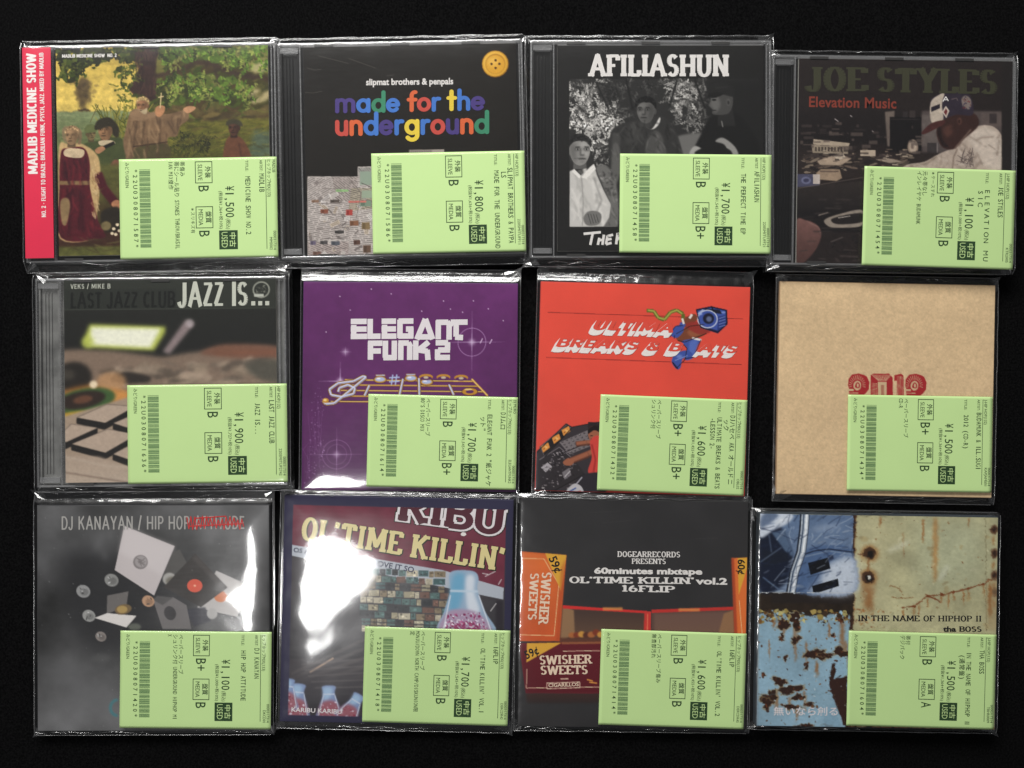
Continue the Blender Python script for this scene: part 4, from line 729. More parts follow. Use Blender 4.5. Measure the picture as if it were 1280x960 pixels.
def art_boxes():
    A = Art([(50, 40), (900, 50), (893, 905), (35, 890)], (52, 51, 52), 11); R = A.rng; A.mott(.10, 7)
    O, O2, MR, YL = (208, 98, 44), (226, 118, 58), (112, 32, 42), (224, 170, 62)
    # two open compartments
    A.poly([(205, 438), (520, 460), (512, 560), (190, 560)], (92, 66, 54), 1); A.grad([(240, 452), (512, 468), (508, 540), (250, 545)], (70, 54, 50), (104, 78, 62), 1, 4); A.poly([(205, 442), (246, 456), (250, 545), (195, 575)], (150, 116, 84), 2); A.poly([(205, 438), (520, 460), (520, 468), (205, 450)], (214, 52, 50), .8); A.rect(355, 446, 430, 457, (226, 150, 80), 2, .8)
    A.poly([(538, 462), (846, 450), (852, 560), (538, 560)], (96, 72, 64), 1); A.grad([(548, 470), (830, 462), (800, 545), (548, 545)], (112, 84, 76), (122, 92, 76), 1, 4); A.poly([(810, 470), (846, 456), (850, 545), (790, 545)], (150, 112, 80), 2); A.poly([(538, 455), (846, 444), (846, 456), (538, 467)], (196, 56, 50), .8); A.rect(640, 450, 720, 461, (226, 150, 80), 2, .8); A.poly([(512, 460), (536, 462), (536, 560), (508, 560)], (206, 60, 54), 1); A.line([(524, 470), (522, 560)], 4, (236, 120, 90), 1)
    for i in range(8): A.ell(240 + i * 18, 548 + R.normal() * 4, 14, 12, [(176, 106, 60), (130, 60, 40), (206, 150, 70), (90, 50, 40)][i % 4], 2)
    A.rect(190, 560, 360, 585, (100, 60, 46), 3)
    # standing orange box left
    A.poly([(50, 236), (218, 250), (192, 572), (38, 572)], O, 1); A.grad([(52, 240), (215, 252), (190, 570), (42, 570)], O2, (196, 86, 44), 1, 3); A.mott(.08, 10, [(50, 236), (218, 250), (192, 572), (38, 572)])
    A.line([(56, 262), (134, 264), (160, 310), (190, 360), (172, 552), (46, 548)], 2.4, (244, 206, 150), .5)
    A.poly([(138, 243), (218, 250), (198, 386)], YL, 1); A.poly([(198, 300), (214, 262), (192, 572), (180, 572)], (176, 70, 40), 4, .5)
    # orange sliver right
    A.poly([(840, 262), (898, 260), (893, 560), (852, 560)], O2, 1); A.poly([(862, 262), (898, 260), (897, 300), (866, 400)], YL, 1); A.poly([(838, 262), (848, 262), (862, 560), (850, 560)], (176, 74, 44), 2); A.line([(868, 420), (880, 560)], 2.4, (244, 206, 150), .6)
    # maroon box front
    A.poly([(40, 580), (360, 575), (360, 770), (66, 768)], MR, 1); A.grad([(45, 582), (360, 578), (360, 765), (66, 765)], (104, 30, 40), (92, 24, 34), 1, 3); A.poly([(70, 580), (200, 578), (68, 652)], YL, 1); A.poly([(200, 576), (360, 574), (360, 582), (200, 584)], (150, 90, 60), 1); A.line([(205, 610), (345, 608)], 2.6, (232, 200, 170), .5); A.line([(70, 676), (68, 748), (345, 744)], 2.6, (232, 200, 170), .5)
    A.poly([(144, 728), (270, 724), (270, 748), (144, 752)], (232, 206, 180), .8); A.poly([(147, 731), (267, 727), (267, 745), (147, 749)], (100, 30, 40), .5)
    A.line([(196, 714), (226, 713)], 4, (226, 196, 170), .6); A.line([(296, 716), (318, 722)], 5, (220, 150, 70), .8); A.line([(304, 726), (334, 730)], 5, (220, 150, 70), .8)
    A.grad([(66, 768), (360, 770), (360, 805), (70, 805)], (74, 46, 40), (44, 40, 40), 1, 4)
    for p in (((300, 90), (420, 86)), ((350, 130), (460, 120)), ((700, 190), (790, 186))): A.line(p, 1.5, (74, 72, 72), .8, .5)
    return A

def art_rust():
    A = Art([(62, 55), (1022, 65), (1000, 920), (48, 905)], (184, 180, 142), 12, 340); R = A.rng; n = A.n
    CR = [(440, 60), (1022, 65), (1000, 925), (405, 925)]
    f = fbm(n, 5, R, 5); A.img *= (.88 + .24 * f)[..., None]; A.poly([(445, 62), (560, 62), (560, 400), (445, 420)], (206, 200, 160), 30, .6); A.poly([(690, 80), (960, 80), (960, 340), (700, 360)], (184, 190, 160), 40, .6)
    def streak(x, y0, y1, wd, col=(150, 92, 44), a=.6):
        for i in range(6): A.line([(x + R.normal() * wd * .35, y0 + R.random() * 20), (x + R.normal() * wd * .3, y0 + (y1 - y0) * (.5 + .5 * R.random()))], wd * (.3 + .5 * R.random()), col, wd * .35, a * .5)
    RU, DR = (122, 66, 36), (54, 34, 26)
    streak(766, 65, 390, 16, (176, 122, 64)); streak(495, 330, 470, 26, (150, 92, 46), .8); streak(720, 62, 180, 6); streak(545, 62, 110, 8); streak(640, 120, 240, 5, (160, 130, 90)); streak(880, 350, 430, 6); streak(820, 370, 440, 6); streak(700, 410, 470, 6); streak(900, 62, 110, 6)
    P = [(636, 430), (680, 424), (734, 382), (790, 378), (840, 368), (900, 352), (960, 334), (985, 318)]
    A.line(P, 5, RU, 1.5, .9); A.line([(734, 384), (760, 390), (790, 410)], 6, RU, 1.5); A.line([(590, 390), (640, 392), (680, 388)], 3.5, (140, 100, 60), 1.2); A.line([(580, 346), (610, 346), (630, 366)], 4, (140, 100, 60), 1.5)
    for x, y in P: A.ell(x, y, 6 + R.random() * 5, 3 + R.random() * 3, RU, 1.5); streak(x, y, y + 40 + 30 * R.random(), 6)
    A.leaves([(445, 65), (965, 70), (950, 520), (440, 510)], 90, 1.5, 5, [(130, 90, 50), (110, 70, 40), (160, 130, 90)], .8, .6, None, .7)
    A.leaves([(440, 430), (560, 440), (560, 520), (440, 520)], 60, 2, 10, [(150, 92, 50), (176, 130, 80), (110, 64, 40)], 1.5, .5, None, .7)
    for x, y, r in ((503, 213, 26), (497, 310, 26)): A.ell(x, y, r + 12, r + 10, (160, 110, 60), 6, .7); A.ell(x, y, r, r, (74, 50, 34), 2); A.ell(x + 3, y + 3, r * .55, r * .55, (30, 24, 22), 2)
    A.ell(502, 310, 6, 10, (226, 224, 214), 1); A.line([(498, 230), (496, 285)], 8, (140, 94, 52), 3, .8); A.line([(455, 216), (480, 214)], 5, (120, 84, 60), 1.5)
    A.ell(620, 185, 50, 10, (222, 222, 200), 8, .6, -25); A.ell(800, 290, 10, 40, (216, 218, 200), 6, .5, 35); A.mott(.10, 14, CR); A.leaves(CR, 160, 3, 16, [(170, 164, 128), (204, 200, 166), (160, 142, 100)], 2, .6, None, .5)
    # folded spine panel at the right edge
    A.line([(970, 66), (970, 520)], 2.5, (120, 110, 80), .8, .8)
    for y in (115, 210, 300, 366): A.ell(1003, y, 14, 20, (96, 66, 46), 3); A.ell(1004, y, 7, 11, (54, 36, 28), 2); streak(1000, y + 20, y + 70, 9)
    A.poly([(975, 318), (1020, 320), (1020, 520), (975, 520)], (176, 150, 110), 8, .5); streak(985, 330, 500, 12)
    A.grad([(405, 905), (1005, 908), (1005, 925), (405, 925)], (120, 80, 50), (150, 110, 70), 0, 1)
    A.leaves([(410, 900), (1000, 905), (1000, 925), (410, 925)], 90, 3, 14, [(70, 44, 32), (190, 170, 120), (130, 80, 46), (40, 28, 24)], 1, .6)
    # dark rusty frame between the panels
    A.poly([(430, 58), (450, 58), (440, 300), (438, 520), (410, 520), (418, 380), (432, 380)], (58, 38, 28), 1.5); A.poly([(376, 154), (400, 158), (440, 164), (440, 240), (405, 200)], (44, 28, 22), 1)
    A.line([(448, 60), (444, 300), (438, 500)], 4, (134, 96, 60), 2, .8)
    A.poly([(62, 370), (440, 372), (436, 470), (55, 470)], (46, 36, 28), 1.5); A.mott(.25, 30, [(62, 370), (440, 372), (436, 470), (55, 470)]); A.poly([(110, 372), (430, 376), (428, 416), (110, 412)], (40, 33, 30), 3)
    # blue mechanical panel
    A.grad([(64, 56), (438, 60), (434, 370), (60, 370)], (96, 118, 150), (128, 146, 172), 1, 1); B = [(64, 56), (438, 60), (434, 370), (60, 370)]
    A.blob([(60, 60), (130, 80), (190, 200), (190, 260), (160, 340), (60, 360)], (24, 31, 50), 6); A.blob([(64, 50), (190, 56), (180, 90), (120, 120), (64, 150)], (206, 214, 226), 4); A.blob([(76, 58), (140, 60), (100, 96), (66, 110)], (104, 120, 146), 5)
    A.poly([(110, 130), (160, 120), (200, 220), (180, 226)], (84, 104, 132), 3); A.poly([(72, 200), (180, 210), (190, 240), (80, 270)], (26, 32, 46), 4); A.line([(64, 250), (150, 190)], 4, (120, 136, 160), 2, .7); A.line([(100, 140), (110, 210)], 4, (110, 126, 150), 2, .7); A.line([(75, 310), (140, 360)], 5, (100, 120, 146), 2)
    A.blob([(250, 200), (330, 180), (430, 200), (440, 370), (200, 370), (220, 280)], (82, 106, 144), 4); A.line([(230, 222), (280, 204), (340, 196), (436, 208)], 5, (30, 38, 58), 1.5); A.line([(240, 228), (340, 204), (434, 216)], 3, (150, 166, 186), 2)
    A.blob([(330, 260), (440, 230), (440, 372), (260, 372), (300, 330)], (212, 220, 230), 12, .9); A.poly([(256, 252), (336, 230), (346, 274), (266, 300)], (18, 20, 26), .8); A.poly([(336, 222), (356, 218), (360, 236), (342, 242)], (40, 50, 76), 1.5); A.poly([(272, 344), (376, 314), (380, 344), (300, 370), (276, 370)], (18, 20, 26), .8); A.line([(250, 310), (350, 284)], 4, (60, 76, 104), 2)
    for dx, c, wd in ((0, (30, 36, 50), 48), (2, (196, 206, 216), 36), (-4, (70, 84, 106), 8), (8, (244, 246, 248), 8)): A.line([(244 + dx, 56), (240 + dx, 120), (228 + dx, 210), (200 + dx, 290), (186 + dx, 372)], wd * .8, c, 1.2)
    A.ell(150, 80, 34, 7, (226, 232, 238), 4, .8, -24); A.ell(330, 110, 60, 12, (170, 184, 204), 10, .6, -10); A.folds(B, 60, -38, (30, 40, 66), (186, 198, 214), 60, 4, False, 30)
    A.leaves(B, 130, 3, 20, [(70, 88, 120), (180, 190, 204), (44, 54, 78)], 2, .25, -30, .35); A.line([(62, 371), (436, 371)], 2.5, (200, 204, 206), .8)
    # flaking light blue paint
    BP = [(56, 460), (100, 452), (150, 470), (200, 452), (260, 466), (330, 458), (424, 462), (420, 700), (405, 925), (46, 925)]
    A.poly(BP, (146, 178, 196), 2); A.mott(.12, 6, BP); A.leaves([(62, 440), (424, 448), (424, 492), (62, 492)], 150, 3, 13, [(160, 140, 80), (60, 44, 30), (190, 180, 120), (120, 84, 44), (146, 178, 196)], 1, .7)
    for x, y0, y1, wd in ((205, 470, 660, 10), (158, 470, 560, 8), (120, 470, 520, 8), (390, 480, 640, 14), (405, 560, 760, 12), (250, 560, 680, 6), (290, 640, 720, 8), (340, 480, 560, 7), (210, 820, 900, 8), (130, 760, 860, 10), (180, 780, 860, 8), (100, 560, 650, 5), (240, 760, 850, 6)): streak(x, y0, y1, wd, (150, 100, 56), .9)
    def chip(x, y, rx, ry, k=36):
        ph = R.random(4) * 6.3; pts = [(x + rx * q * math.cos(t), y + ry * q * math.sin(t)) for t in np.linspace(0, 2 * math.pi, k, endpoint=False) for q in [.85 + .22 * math.sin(2 * t + ph[0]) + .17 * math.sin(3 * t + ph[1]) + .12 * math.sin(7 * t + ph[2]) + .16 * (R.random() - .5)]]
        A.poly([(px + (px - x) * .18, py + (py - y) * .18) for px, py in pts], (150, 128, 92), 2, .8); A.poly(pts, DR, 1); A.leaves(pts, 8, 2, 7, [RU, (36, 24, 20)], 1.2)
    for q in ((155, 500, 22, 30), (205, 480, 24, 34), (205, 560, 18, 20), (148, 552, 12, 16), (290, 620, 46, 26), (330, 622, 26, 14), (248, 668, 8, 18), (165, 634, 12, 12), (100, 790, 32, 30), (90, 815, 26, 22), (180, 760, 50, 20), (140, 728, 30, 18), (215, 790, 22, 18), (190, 830, 40, 10), (260, 820, 30, 9), (388, 610, 34, 20), (356, 540, 8, 12), (385, 480, 12, 14), (240, 905, 40, 8), (330, 905, 20, 6), (75, 700, 10, 8)): chip(*q)
    A.poly([(350, 660), (380, 640), (362, 700), (352, 730), (336, 740)], DR, 1.2); A.poly([(334, 740), (350, 720), (410, 704), (412, 925), (392, 890), (352, 780)], (56, 34, 28), 1.5); A.poly([(358, 640), (410, 622), (410, 700), (372, 712)], (150, 184, 204), 1.2); A.poly([(356, 800), (386, 920), (300, 920)], (136, 170, 190), 2, .8)
    A.leaves(BP, 160, 1.5, 5, [(90, 60, 40), (120, 90, 60), (190, 204, 206)], .8, .6, None, .8); A.line([(56, 780), (340, 776)], 2, (110, 140, 150), 1, .6)
    keep = A.img.copy(); A.warp(5, 60); A.warp(3, 110); mk, mx, my = A.mask(B, 1); hh, ww = mk.shape; mk = mk[..., None]; A.img[my:my + hh, mx:mx + ww] = A.img[my:my + hh, mx:mx + ww] * (1 - mk) + keep[my:my + hh, mx:mx + ww] * mk
    A.leaves(BP, 60, 2, 8, [DR, (80, 50, 34), (120, 80, 50)], .8, .6, None, .9); A.leaves(CR, 70, 1.5, 4, [(120, 84, 50), (90, 60, 40)], .7, .6, None, .8)
    A.line([(62, 60), (50, 905)], 6, (120, 126, 134), 2, .5)
    A.mott(.06, 100); return A

# ------------------------------------------------------------------ cloth
def cloth():
    m = bpy.data.materials.new('black_woven_cloth'); m.use_nodes = True; nt = m.node_tree; b = nt.nodes['Principled BSDF']; L = nt.links; N = nt.nodes
    b.inputs['Roughness'].default_value = .95; b.inputs['Specular IOR Level'].default_value = .05
    tc = N.new('ShaderNodeTexCoord'); n1 = N.new('ShaderNodeTexNoise'); n1.inputs['Scale'].default_value = 900; n1.inputs['Detail'].default_value = 3
    n2 = N.new('ShaderNodeTexVoronoi'); n2.inputs['Scale'].default_value = 140
    wv = N.new('ShaderNodeTexWave'); wv.inputs['Scale'].default_value = 420; wv.inputs['Distortion'].default_value = 2
    for q in (n1, n2, wv): L.new(tc.outputs['Object'], q.inputs['Vector'])
    r = N.new('ShaderNodeValToRGB'); r.color_ramp.elements[0].position = .35; r.color_ramp.elements[0].color = (.0011, .0011, .0013, 1); r.color_ramp.elements[1].position = .8; r.color_ramp.elements[1].color = (.0066, .0066, .0068, 1)
    L.new(n1.outputs['Fac'], r.inputs['Fac'])
    lint = N.new('ShaderNodeMapRange'); lint.inputs['From Min'].default_value = .035; lint.inputs['From Max'].default_value = .0; lint.inputs['To Max'].default_value = .5; L.new(n2.outputs['Distance'], lint.inputs['Value'])
    mx = N.new('ShaderNodeMix'); mx.data_type = 'RGBA'; L.new(lint.outputs[0], mx.inputs['Factor']); L.new(r.outputs['Color'], mx.inputs['A']); mx.inputs['B'].default_value = (.03, .03, .032, 1)
    L.new(mx.outputs['Result'], b.inputs['Base Color'])
    bp = N.new('ShaderNodeBump'); bp.inputs['Strength'].default_value = .5; bp.inputs['Distance'].default_value = .0004; L.new(wv.outputs['Fac'], bp.inputs['Height']); L.new(bp.outputs['Normal'], b.inputs['Normal'])
    n = 90; s = 1.3; rng = np.random.default_rng(3); h = fbm(n, 6, rng, 4) * .0016
    h -= h.max() + .0002
    vs = [(-s + 2 * s * i / (n - 1), -s + 2 * s * j / (n - 1), float(h[j, i])) for j in range(n) for i in range(n)]
    fs = [(j * n + i, j * n + i + 1, (j + 1) * n + i + 1, (j + 1) * n + i) for j in range(n - 1) for i in range(n - 1)]
    q = MB(); q.mesh(vs, fs, m); o = q.build('tablecloth', None, True)
    o['kind'] = 'structure'; o['label'] = 'plain black cloth spread under all the discs'; o['category'] = 'cloth'
cloth()

# ------------------------------------------------------------------ frames: photograph measurements -> millimetre-true rectangles on the table
def W(p, z): k = (CAM_H - z) / F_PX; return np.array(((p[0] - 640) * k, -(p[1] - 480) * k))
class Rect:
    """best rectangle through four measured corners (TL, TR, BR, BL) lying at height z"""
    def __init__(s, quad, z):
        q = [W(p, z) for p in quad]; s.c = sum(q) / 4
        ex = (q[1] - q[0] + q[2] - q[3]) / 2; ey = (q[0] - q[3] + q[1] - q[2]) / 2
        s.w, s.h = np.linalg.norm(ex), np.linalg.norm(ey)
        s.rot = .5 * (math.atan2(ex[1], ex[0]) + math.atan2(ey[1], ey[0]) - math.pi / 2)
def Z(box, pts):   # zoom view -> photograph pixels
    (x0, y0, x1, y1), wd = box; k = (x1 - x0) / wd
    return [(x0 + x * k, y0 + y * k) for x, y in pts]

ART_MAT = None
def art_mat():
    global ART_MAT
    if ART_MAT is None:
        m = bpy.data.materials.new('printed_paper'); m.use_nodes = True; nt = m.node_tree; b = nt.nodes['Principled BSDF']
        a = nt.nodes.new('ShaderNodeVertexColor'); a.layer_name = 'print'
        nt.links.new(a.outputs['Color'], b.inputs['Base Color']); b.inputs['Roughness'].default_value = .6; b.inputs['Specular IOR Level'].default_value = .12
        ART_MAT = m
    return ART_MAT
def art_mesh(A, name, x0, y0, wd, ht, z, parent):
    n = A.n; u = np.linspace(0, 1, n)
    co = np.zeros((n, n, 3), np.float32); co[..., 0] = x0 + u[None, :] * wd; co[..., 1] = y0 + (1 - u[:, None]) * ht; co[..., 2] = z
    i = (np.arange(n - 1)[:, None] * n + np.arange(n - 1)[None, :]).ravel()
    q = np.stack([i, i + n, i + n + 1, i + 1], 1).astype(np.int32).ravel(); nf = len(i)
    me = bpy.data.meshes.new(name); me.vertices.add(n * n); me.vertices.foreach_set('co', co.ravel())
    me.loops.add(nf * 4); me.loops.foreach_set('vertex_index', q); me.polygons.add(nf)
    me.polygons.foreach_set('loop_start', np.arange(0, nf * 4, 4, dtype=np.int32)); me.update(calc_edges=True)
    at = me.color_attributes.new('print', 'FLOAT_COLOR', 'POINT'); c = np.ones((n * n, 4), np.float32); c[:, :3] = lin(np.clip(A.img, 0, 255)).reshape(-1, 3); at.data.foreach_set('color', c.ravel())
    me.materials.append(art_mat()); o = bpy.data.objects.new(name, me); COL.objects.link(o); o.parent = parent
    return o

class Print:
    """lettering laid on an artwork: coordinates are those of the artwork's own plan (same plan as its Art)"""
    def __init__(s, A, x0, y0, wd, ht, z): s.A, s.x0, s.y0, s.w, s.h, s.z = A, x0, y0, wd, ht, z; s.mb = MB(); s.n = 0
    def L(s, p, dz=0.0): u, v = s.A.uv(p); return (s.x0 + u * s.w, s.y0 + (1 - v) * s.h, s.z + dz)
    def text(s, t, start, end, height, m, bold=0.0, space=1.0, shear=0.0, shift=(0, 0), dz=0.0, capref=.69):
        v, f = glyphs(t, bold, space); lo, hi = v[:, 0].min(), v[:, 0].max()
        d = np.array(end, float) - np.array(start, float); l = np.linalg.norm(d); d /= l; up = np.array((d[1], -d[0]))
        X = (v[:, 0] - lo) / (hi - lo) * l; Y = v[:, 1] / capref * height; X = X + Y * shear
        P = np.array(start, float) + np.array(shift) + X[:, None] * d + Y[:, None] * up
        s.mb.mesh([s.L(p, dz) for p in P], f, m)
    def slab(s, t, start, end, height, m, dz=0.0, mats=None, shift=(0, 0), shear=0.0, step=1.5e-6, clip=None, **kw):
        letters, wd = slab_word(t, per_letter=True, **kw)
        d = np.array(end, float) - np.array(start, float); l = np.linalg.norm(d); d /= l; up = np.array((d[1], -d[0])); sx = l / wd; k = 0
        for li, pcs in enumerate(letters):
            k = (li % 2) * .5
            for pc in pcs:
                k += 1; pts = [np.array(start, float) + np.array(shift) + (x * sx + y * height * shear) * d + y * height * up for x, y in pc]
                if clip:      # keep what lies below the line clip[0] -> clip[1]
                    c0, c1 = np.array(clip[0], float), np.array(clip[1], float); sd = lambda p: (c1[0] - c0[0]) * (p[1] - c0[1]) - (c1[1] - c0[1]) * (p[0] - c0[0]); out = []
                    for pa, pb in zip(pts, pts[1:] + pts[:1]):
                        da, db = sd(pa), sd(pb)
                        if da >= 0: out.append(pa)
                        if (da >= 0) != (db >= 0): out.append(pa + (pb - pa) * da / (da - db))
                    pts = out
                    if len(pts) < 3: continue
                s.mb.face([s.L(p, dz + k * step) for p in pts], mats[li % len(mats)] if mats else m)
    def poly(s, pts, m, dz=0.0): s.mb.face([s.L(p, dz) for p in pts], m)
    def bar(s, a, b, wd, m, dz=0.0):
        a, b = np.array(a, float), np.array(b, float); d = (b - a) / np.linalg.norm(b - a); nn = np.array((-d[1], d[0])) * wd / 2; s.poly([a + nn, b + nn, b - nn, a - nn], m, dz)
    def build(s, name, parent, label=None):
        o = s.mb.build(name, parent)
        if label: o['label'] = label
        return o

# ------------------------------------------------------------------ price sticker
C39 = dict(zip('0123456789ABCDEFGHIJKLMNOPQRSTUVWXYZ-. *', 'nnnwwnwnn wnnwnnnnw nnwwnnnnw wnwwnnnnn nnnwwnnnw wnnwwnnnn nnwwwnnnn nnnwnnwnw wnnwnnwnn nnwwnnwnn wnnnnwnnw nnwnnwnnw wnwnnwnnn nnnnwwnnw wnnnwwnnn nnwnwwnnn nnnnnwwnw wnnnnwwnn nnwnnwwnn nnnnwwwnn wnnnnnnww nnwnnnnww wnwnnnnwn nnnnwnnww wnnnwnnwn nnwnwnnwn nnnnnnwww wnnnnnwwn nnwnnnwwn nnnnwnwwn wwnnnnnnw nwwnnnnnw wwwnnnnnn nwnnwnnnw wwnnwnnnn nwwnwnnnn nwnnnnwnw wwnnnnwnn nwwnnnwnn nwnnwnwnn'.split()))
def price_sticker(parent, itemrect, quad, z, d, drop):
    R = Rect(quad, z); ca, sa = math.cos(-itemrect.rot), math.sin(-itemrect.rot); v = R.c - itemrect.c
    cx, cy = ca * v[0] - sa * v[1], sa * v[0] + ca * v[1]; rr = R.rot - itemrect.rot; c, s_ = math.cos(rr), math.sin(rr)
    H, Wd = R.w, R.h    # H: left to right in the photo (sticker's own height), Wd: top to bottom (its own width)
    def hz(a, b):       # the slip follows the film: it rolls down a little at its outer edges
        return z - drop * (max(0, (b - .93) / .07) ** 2) - drop * .7 * (max(0, (a - .93) / .07) ** 2) + .0004 * max(0, .06 - b) / .06 * max(0, a - .5)
    def P(a, b, dz=0.0):
        x, y = (b - .5) * H, (.5 - a) * Wd; return (cx + c * x - s_ * y, cy + s_ * x + c * y, hz(a, b) + dz)
    n = 40; mb = MB()
    vs = [P(i / n, j / n, t) for t in (.00012, 0) for i in range(n + 1) for j in range(n + 1)]; o_ = (n + 1) ** 2
    fs = [(i * (n + 1) + j, (i + 1) * (n + 1) + j, (i + 1) * (n + 1) + j + 1, i * (n + 1) + j + 1) for i in range(n) for j in range(n)]
    fs += [tuple(o_ + q for q in reversed(f)) for f in fs]
    rim = [j for j in range(n + 1)] + [i * (n + 1) + n for i in range(1, n + 1)] + [n * (n + 1) + j for j in range(n - 1, -1, -1)] + [i * (n + 1) for i in range(n - 1, 0, -1)]
    fs += [(rim[k], rim[(k + 1) % len(rim)], o_ + rim[(k + 1) % len(rim)], o_ + rim[k]) for k in range(len(rim))]
    mb.mesh(vs, fs, PAPER); st = mb.build('price_sticker', parent, True); st['label'] = 'pale green sticker for a used disc priced ' + d['price'] + ' yen'
    ZT = .00017
    def text(mb, t, a0, b, h, a1=None, cw=None, m=INK, bold=0.0, dz=ZT):
        """line of print: starts at a0 (ends at a1, or takes cw of the sticker's width per character), baseline at b, capital height h of the sticker's height"""
        v, f = glyphs(t, bold, 1.0, 2); lo, hi = v[:, 0].min(), v[:, 0].max()
        if a1 is None: a1 = a0 + cw * sum(2 if ord(q) > 0x2000 else 1 for q in t)
        mb.mesh([P(a0 + (x - lo) / (hi - lo) * (a1 - a0), b + y / .69 * h, dz) for x, y in v], f, m)
    def mono(mb, t, a0, b, h, cw, m=INK, bold=.008):
        '''thermal-printer type: every character in a cell of its own, CJK two cells wide'''
        a = a0; asp = H / Wd
        for ch in t:
            cell = cw * (2 if ord(ch) > 0x2000 else 1)
            if ch != ' ':
                v, f = glyphs(ch, 0.0 if ch in 'MWQG&%@N' else bold, 1.0, 2); lo, hi = v[:, 0].min(), v[:, 0].max(); nat = (hi - lo) / .69 * h * asp
                if ch == 'J': v = v.copy(); v[:, 1] = (v[:, 1] - v[:, 1].min()) / np.ptp(v[:, 1]) * .69
                wd = min(cell * .84, nat * (.86 if cell > cw else 1.0)); wd = max(wd, min(cell * .55, nat)); off = a + (cell - wd) / 2
                hh = h * (.92 if cell > cw else 1)
                mb.mesh([P(off + (x - lo) / max(hi - lo, 1e-6) * wd, b + y / .69 * hh, dz0) for x, y in v], f, m)
            a += cell
    dz0 = ZT
    def quadf(mb, a0, a1, b0, b1, m, dz=ZT): mb.face([P(a0, b0, dz), P(a1, b0, dz), P(a1, b1, dz), P(a0, b1, dz)], m)
    # barcode
    mb = MB(); code = '*' + d['code'] + '*'; seq = []
    for ch in code:
        for k, e in enumerate(C39[ch]): seq.append((2.5 if e == 'w' else 1.0, k % 2 == 0))
        seq.append((1.0, False))
    tot = sum(q[0] for q in seq); x = 0
    for wd, on in seq:
        if on: quadf(mb, .105 + .785 * x / tot, .105 + .785 * (x + wd) / tot, .128, .197, BARINK)
        x += wd
    mb.build('barcode', st)
    mb = MB()
    mono(mb, code, .092, .088, .027, .0536)
    text(mb, 'みどり/GREEN', .035, .040, .020, a1=.285)
    mb.build('item_number', st)
    # condition boxes
    for a0, top, low, gr in ((.035, '外装', 'SLEEVE', d['sleeve']), (.485, '盤質', 'MEDIA', d['media'])):
        mb = MB(); a1 = a0 + .218; b0, b1, t, t2 = .482, .592, .0045, .007
        for q in ((a0, a1, b0, b0 + t), (a0, a1, b1 - t, b1), (a0, a0 + t2, b0 + t, b1 - t), (a1 - t2, a1, b0 + t, b1 - t)): quadf(mb, *q, INK)
        text(mb, top, a0 + .05, .548, .028, a1=a0 + .165, bold=.012); text(mb, low, a0 + .03, .500, .028, a1=a0 + .19)
        text(mb, gr, a1 + .025, .502, .066, a1=a1 + (.085 if len(gr) == 1 else .15), bold=.004)
        mb.build('grade_box', st)
    # price
    mb = MB(); mono(mb, '¥' + d['price'], .282, .672, .054, .0535, bold=.004); text(mb, '(税込)', .612, .676, .022, a1=.715); text(mb, '(税抜¥%s+税10%%)' % d['net'], .335, .632, .019, a1=.712); mb.build('price', st)
    mb = MB(); quadf(mb, .728, .918, .628, .746, INK); text(mb, '中古', .752, .698, .030, a1=.895, m=PAPER2, dz=ZT + .00004, bold=.01); text(mb, 'USED', .745, .644, .038, a1=.900, m=PAPER2, dz=ZT + .00004); mb.build('used_stamp', st)
    mb = MB()
    text(mb, 'TITLE:', .03, .802, .018, a1=.140); text(mb, 'ARTIST:', .03, .892, .018, a1=.145)
    tt = d['title']; wide = d.get('title_wide', .0325)
    for k, t in enumerate(tt): mono(mb, t, (.19 if k == 0 else d.get('ind', .20)), .800 - .045 * k, .032, wide)
    for k, t in enumerate(d['artist']): mono(mb, t, (.165 if k == 0 else .205), .888 - .042 * k, .033, d.get('acw', .0315))
    quadf(mb, .03, .92, .9285, .932, INK); text(mb, d['genre'], .03, .940, .020, a1=.03 + .0185 * sum(2 if ord(q) > 0x2000 else 1 for q in d['genre']))
    text(mb, '0000317314', .74, .972, .018, a1=.93); text(mb, d['cat'], .93 - .021 * len(d['cat']), .948, .018, a1=.93)
    if d.get('extra'): text(mb, d['extra'], .03, .972, .018, a1=.03 + .021 * len(d['extra']))
    mb.build('title_text', st)
    if d['notes']:
        mb = MB()
        for k, (t, a0) in enumerate(d['notes']): mono(mb, t, a0, .388 - .037 * k, .027, .0258, bold=.004)
        if d.get('note2'): t, a0, b = d['note2']; mono(mb, t, a0, b, .022, .022, bold=.002)
        mb.build('condition_note', st)
    return st

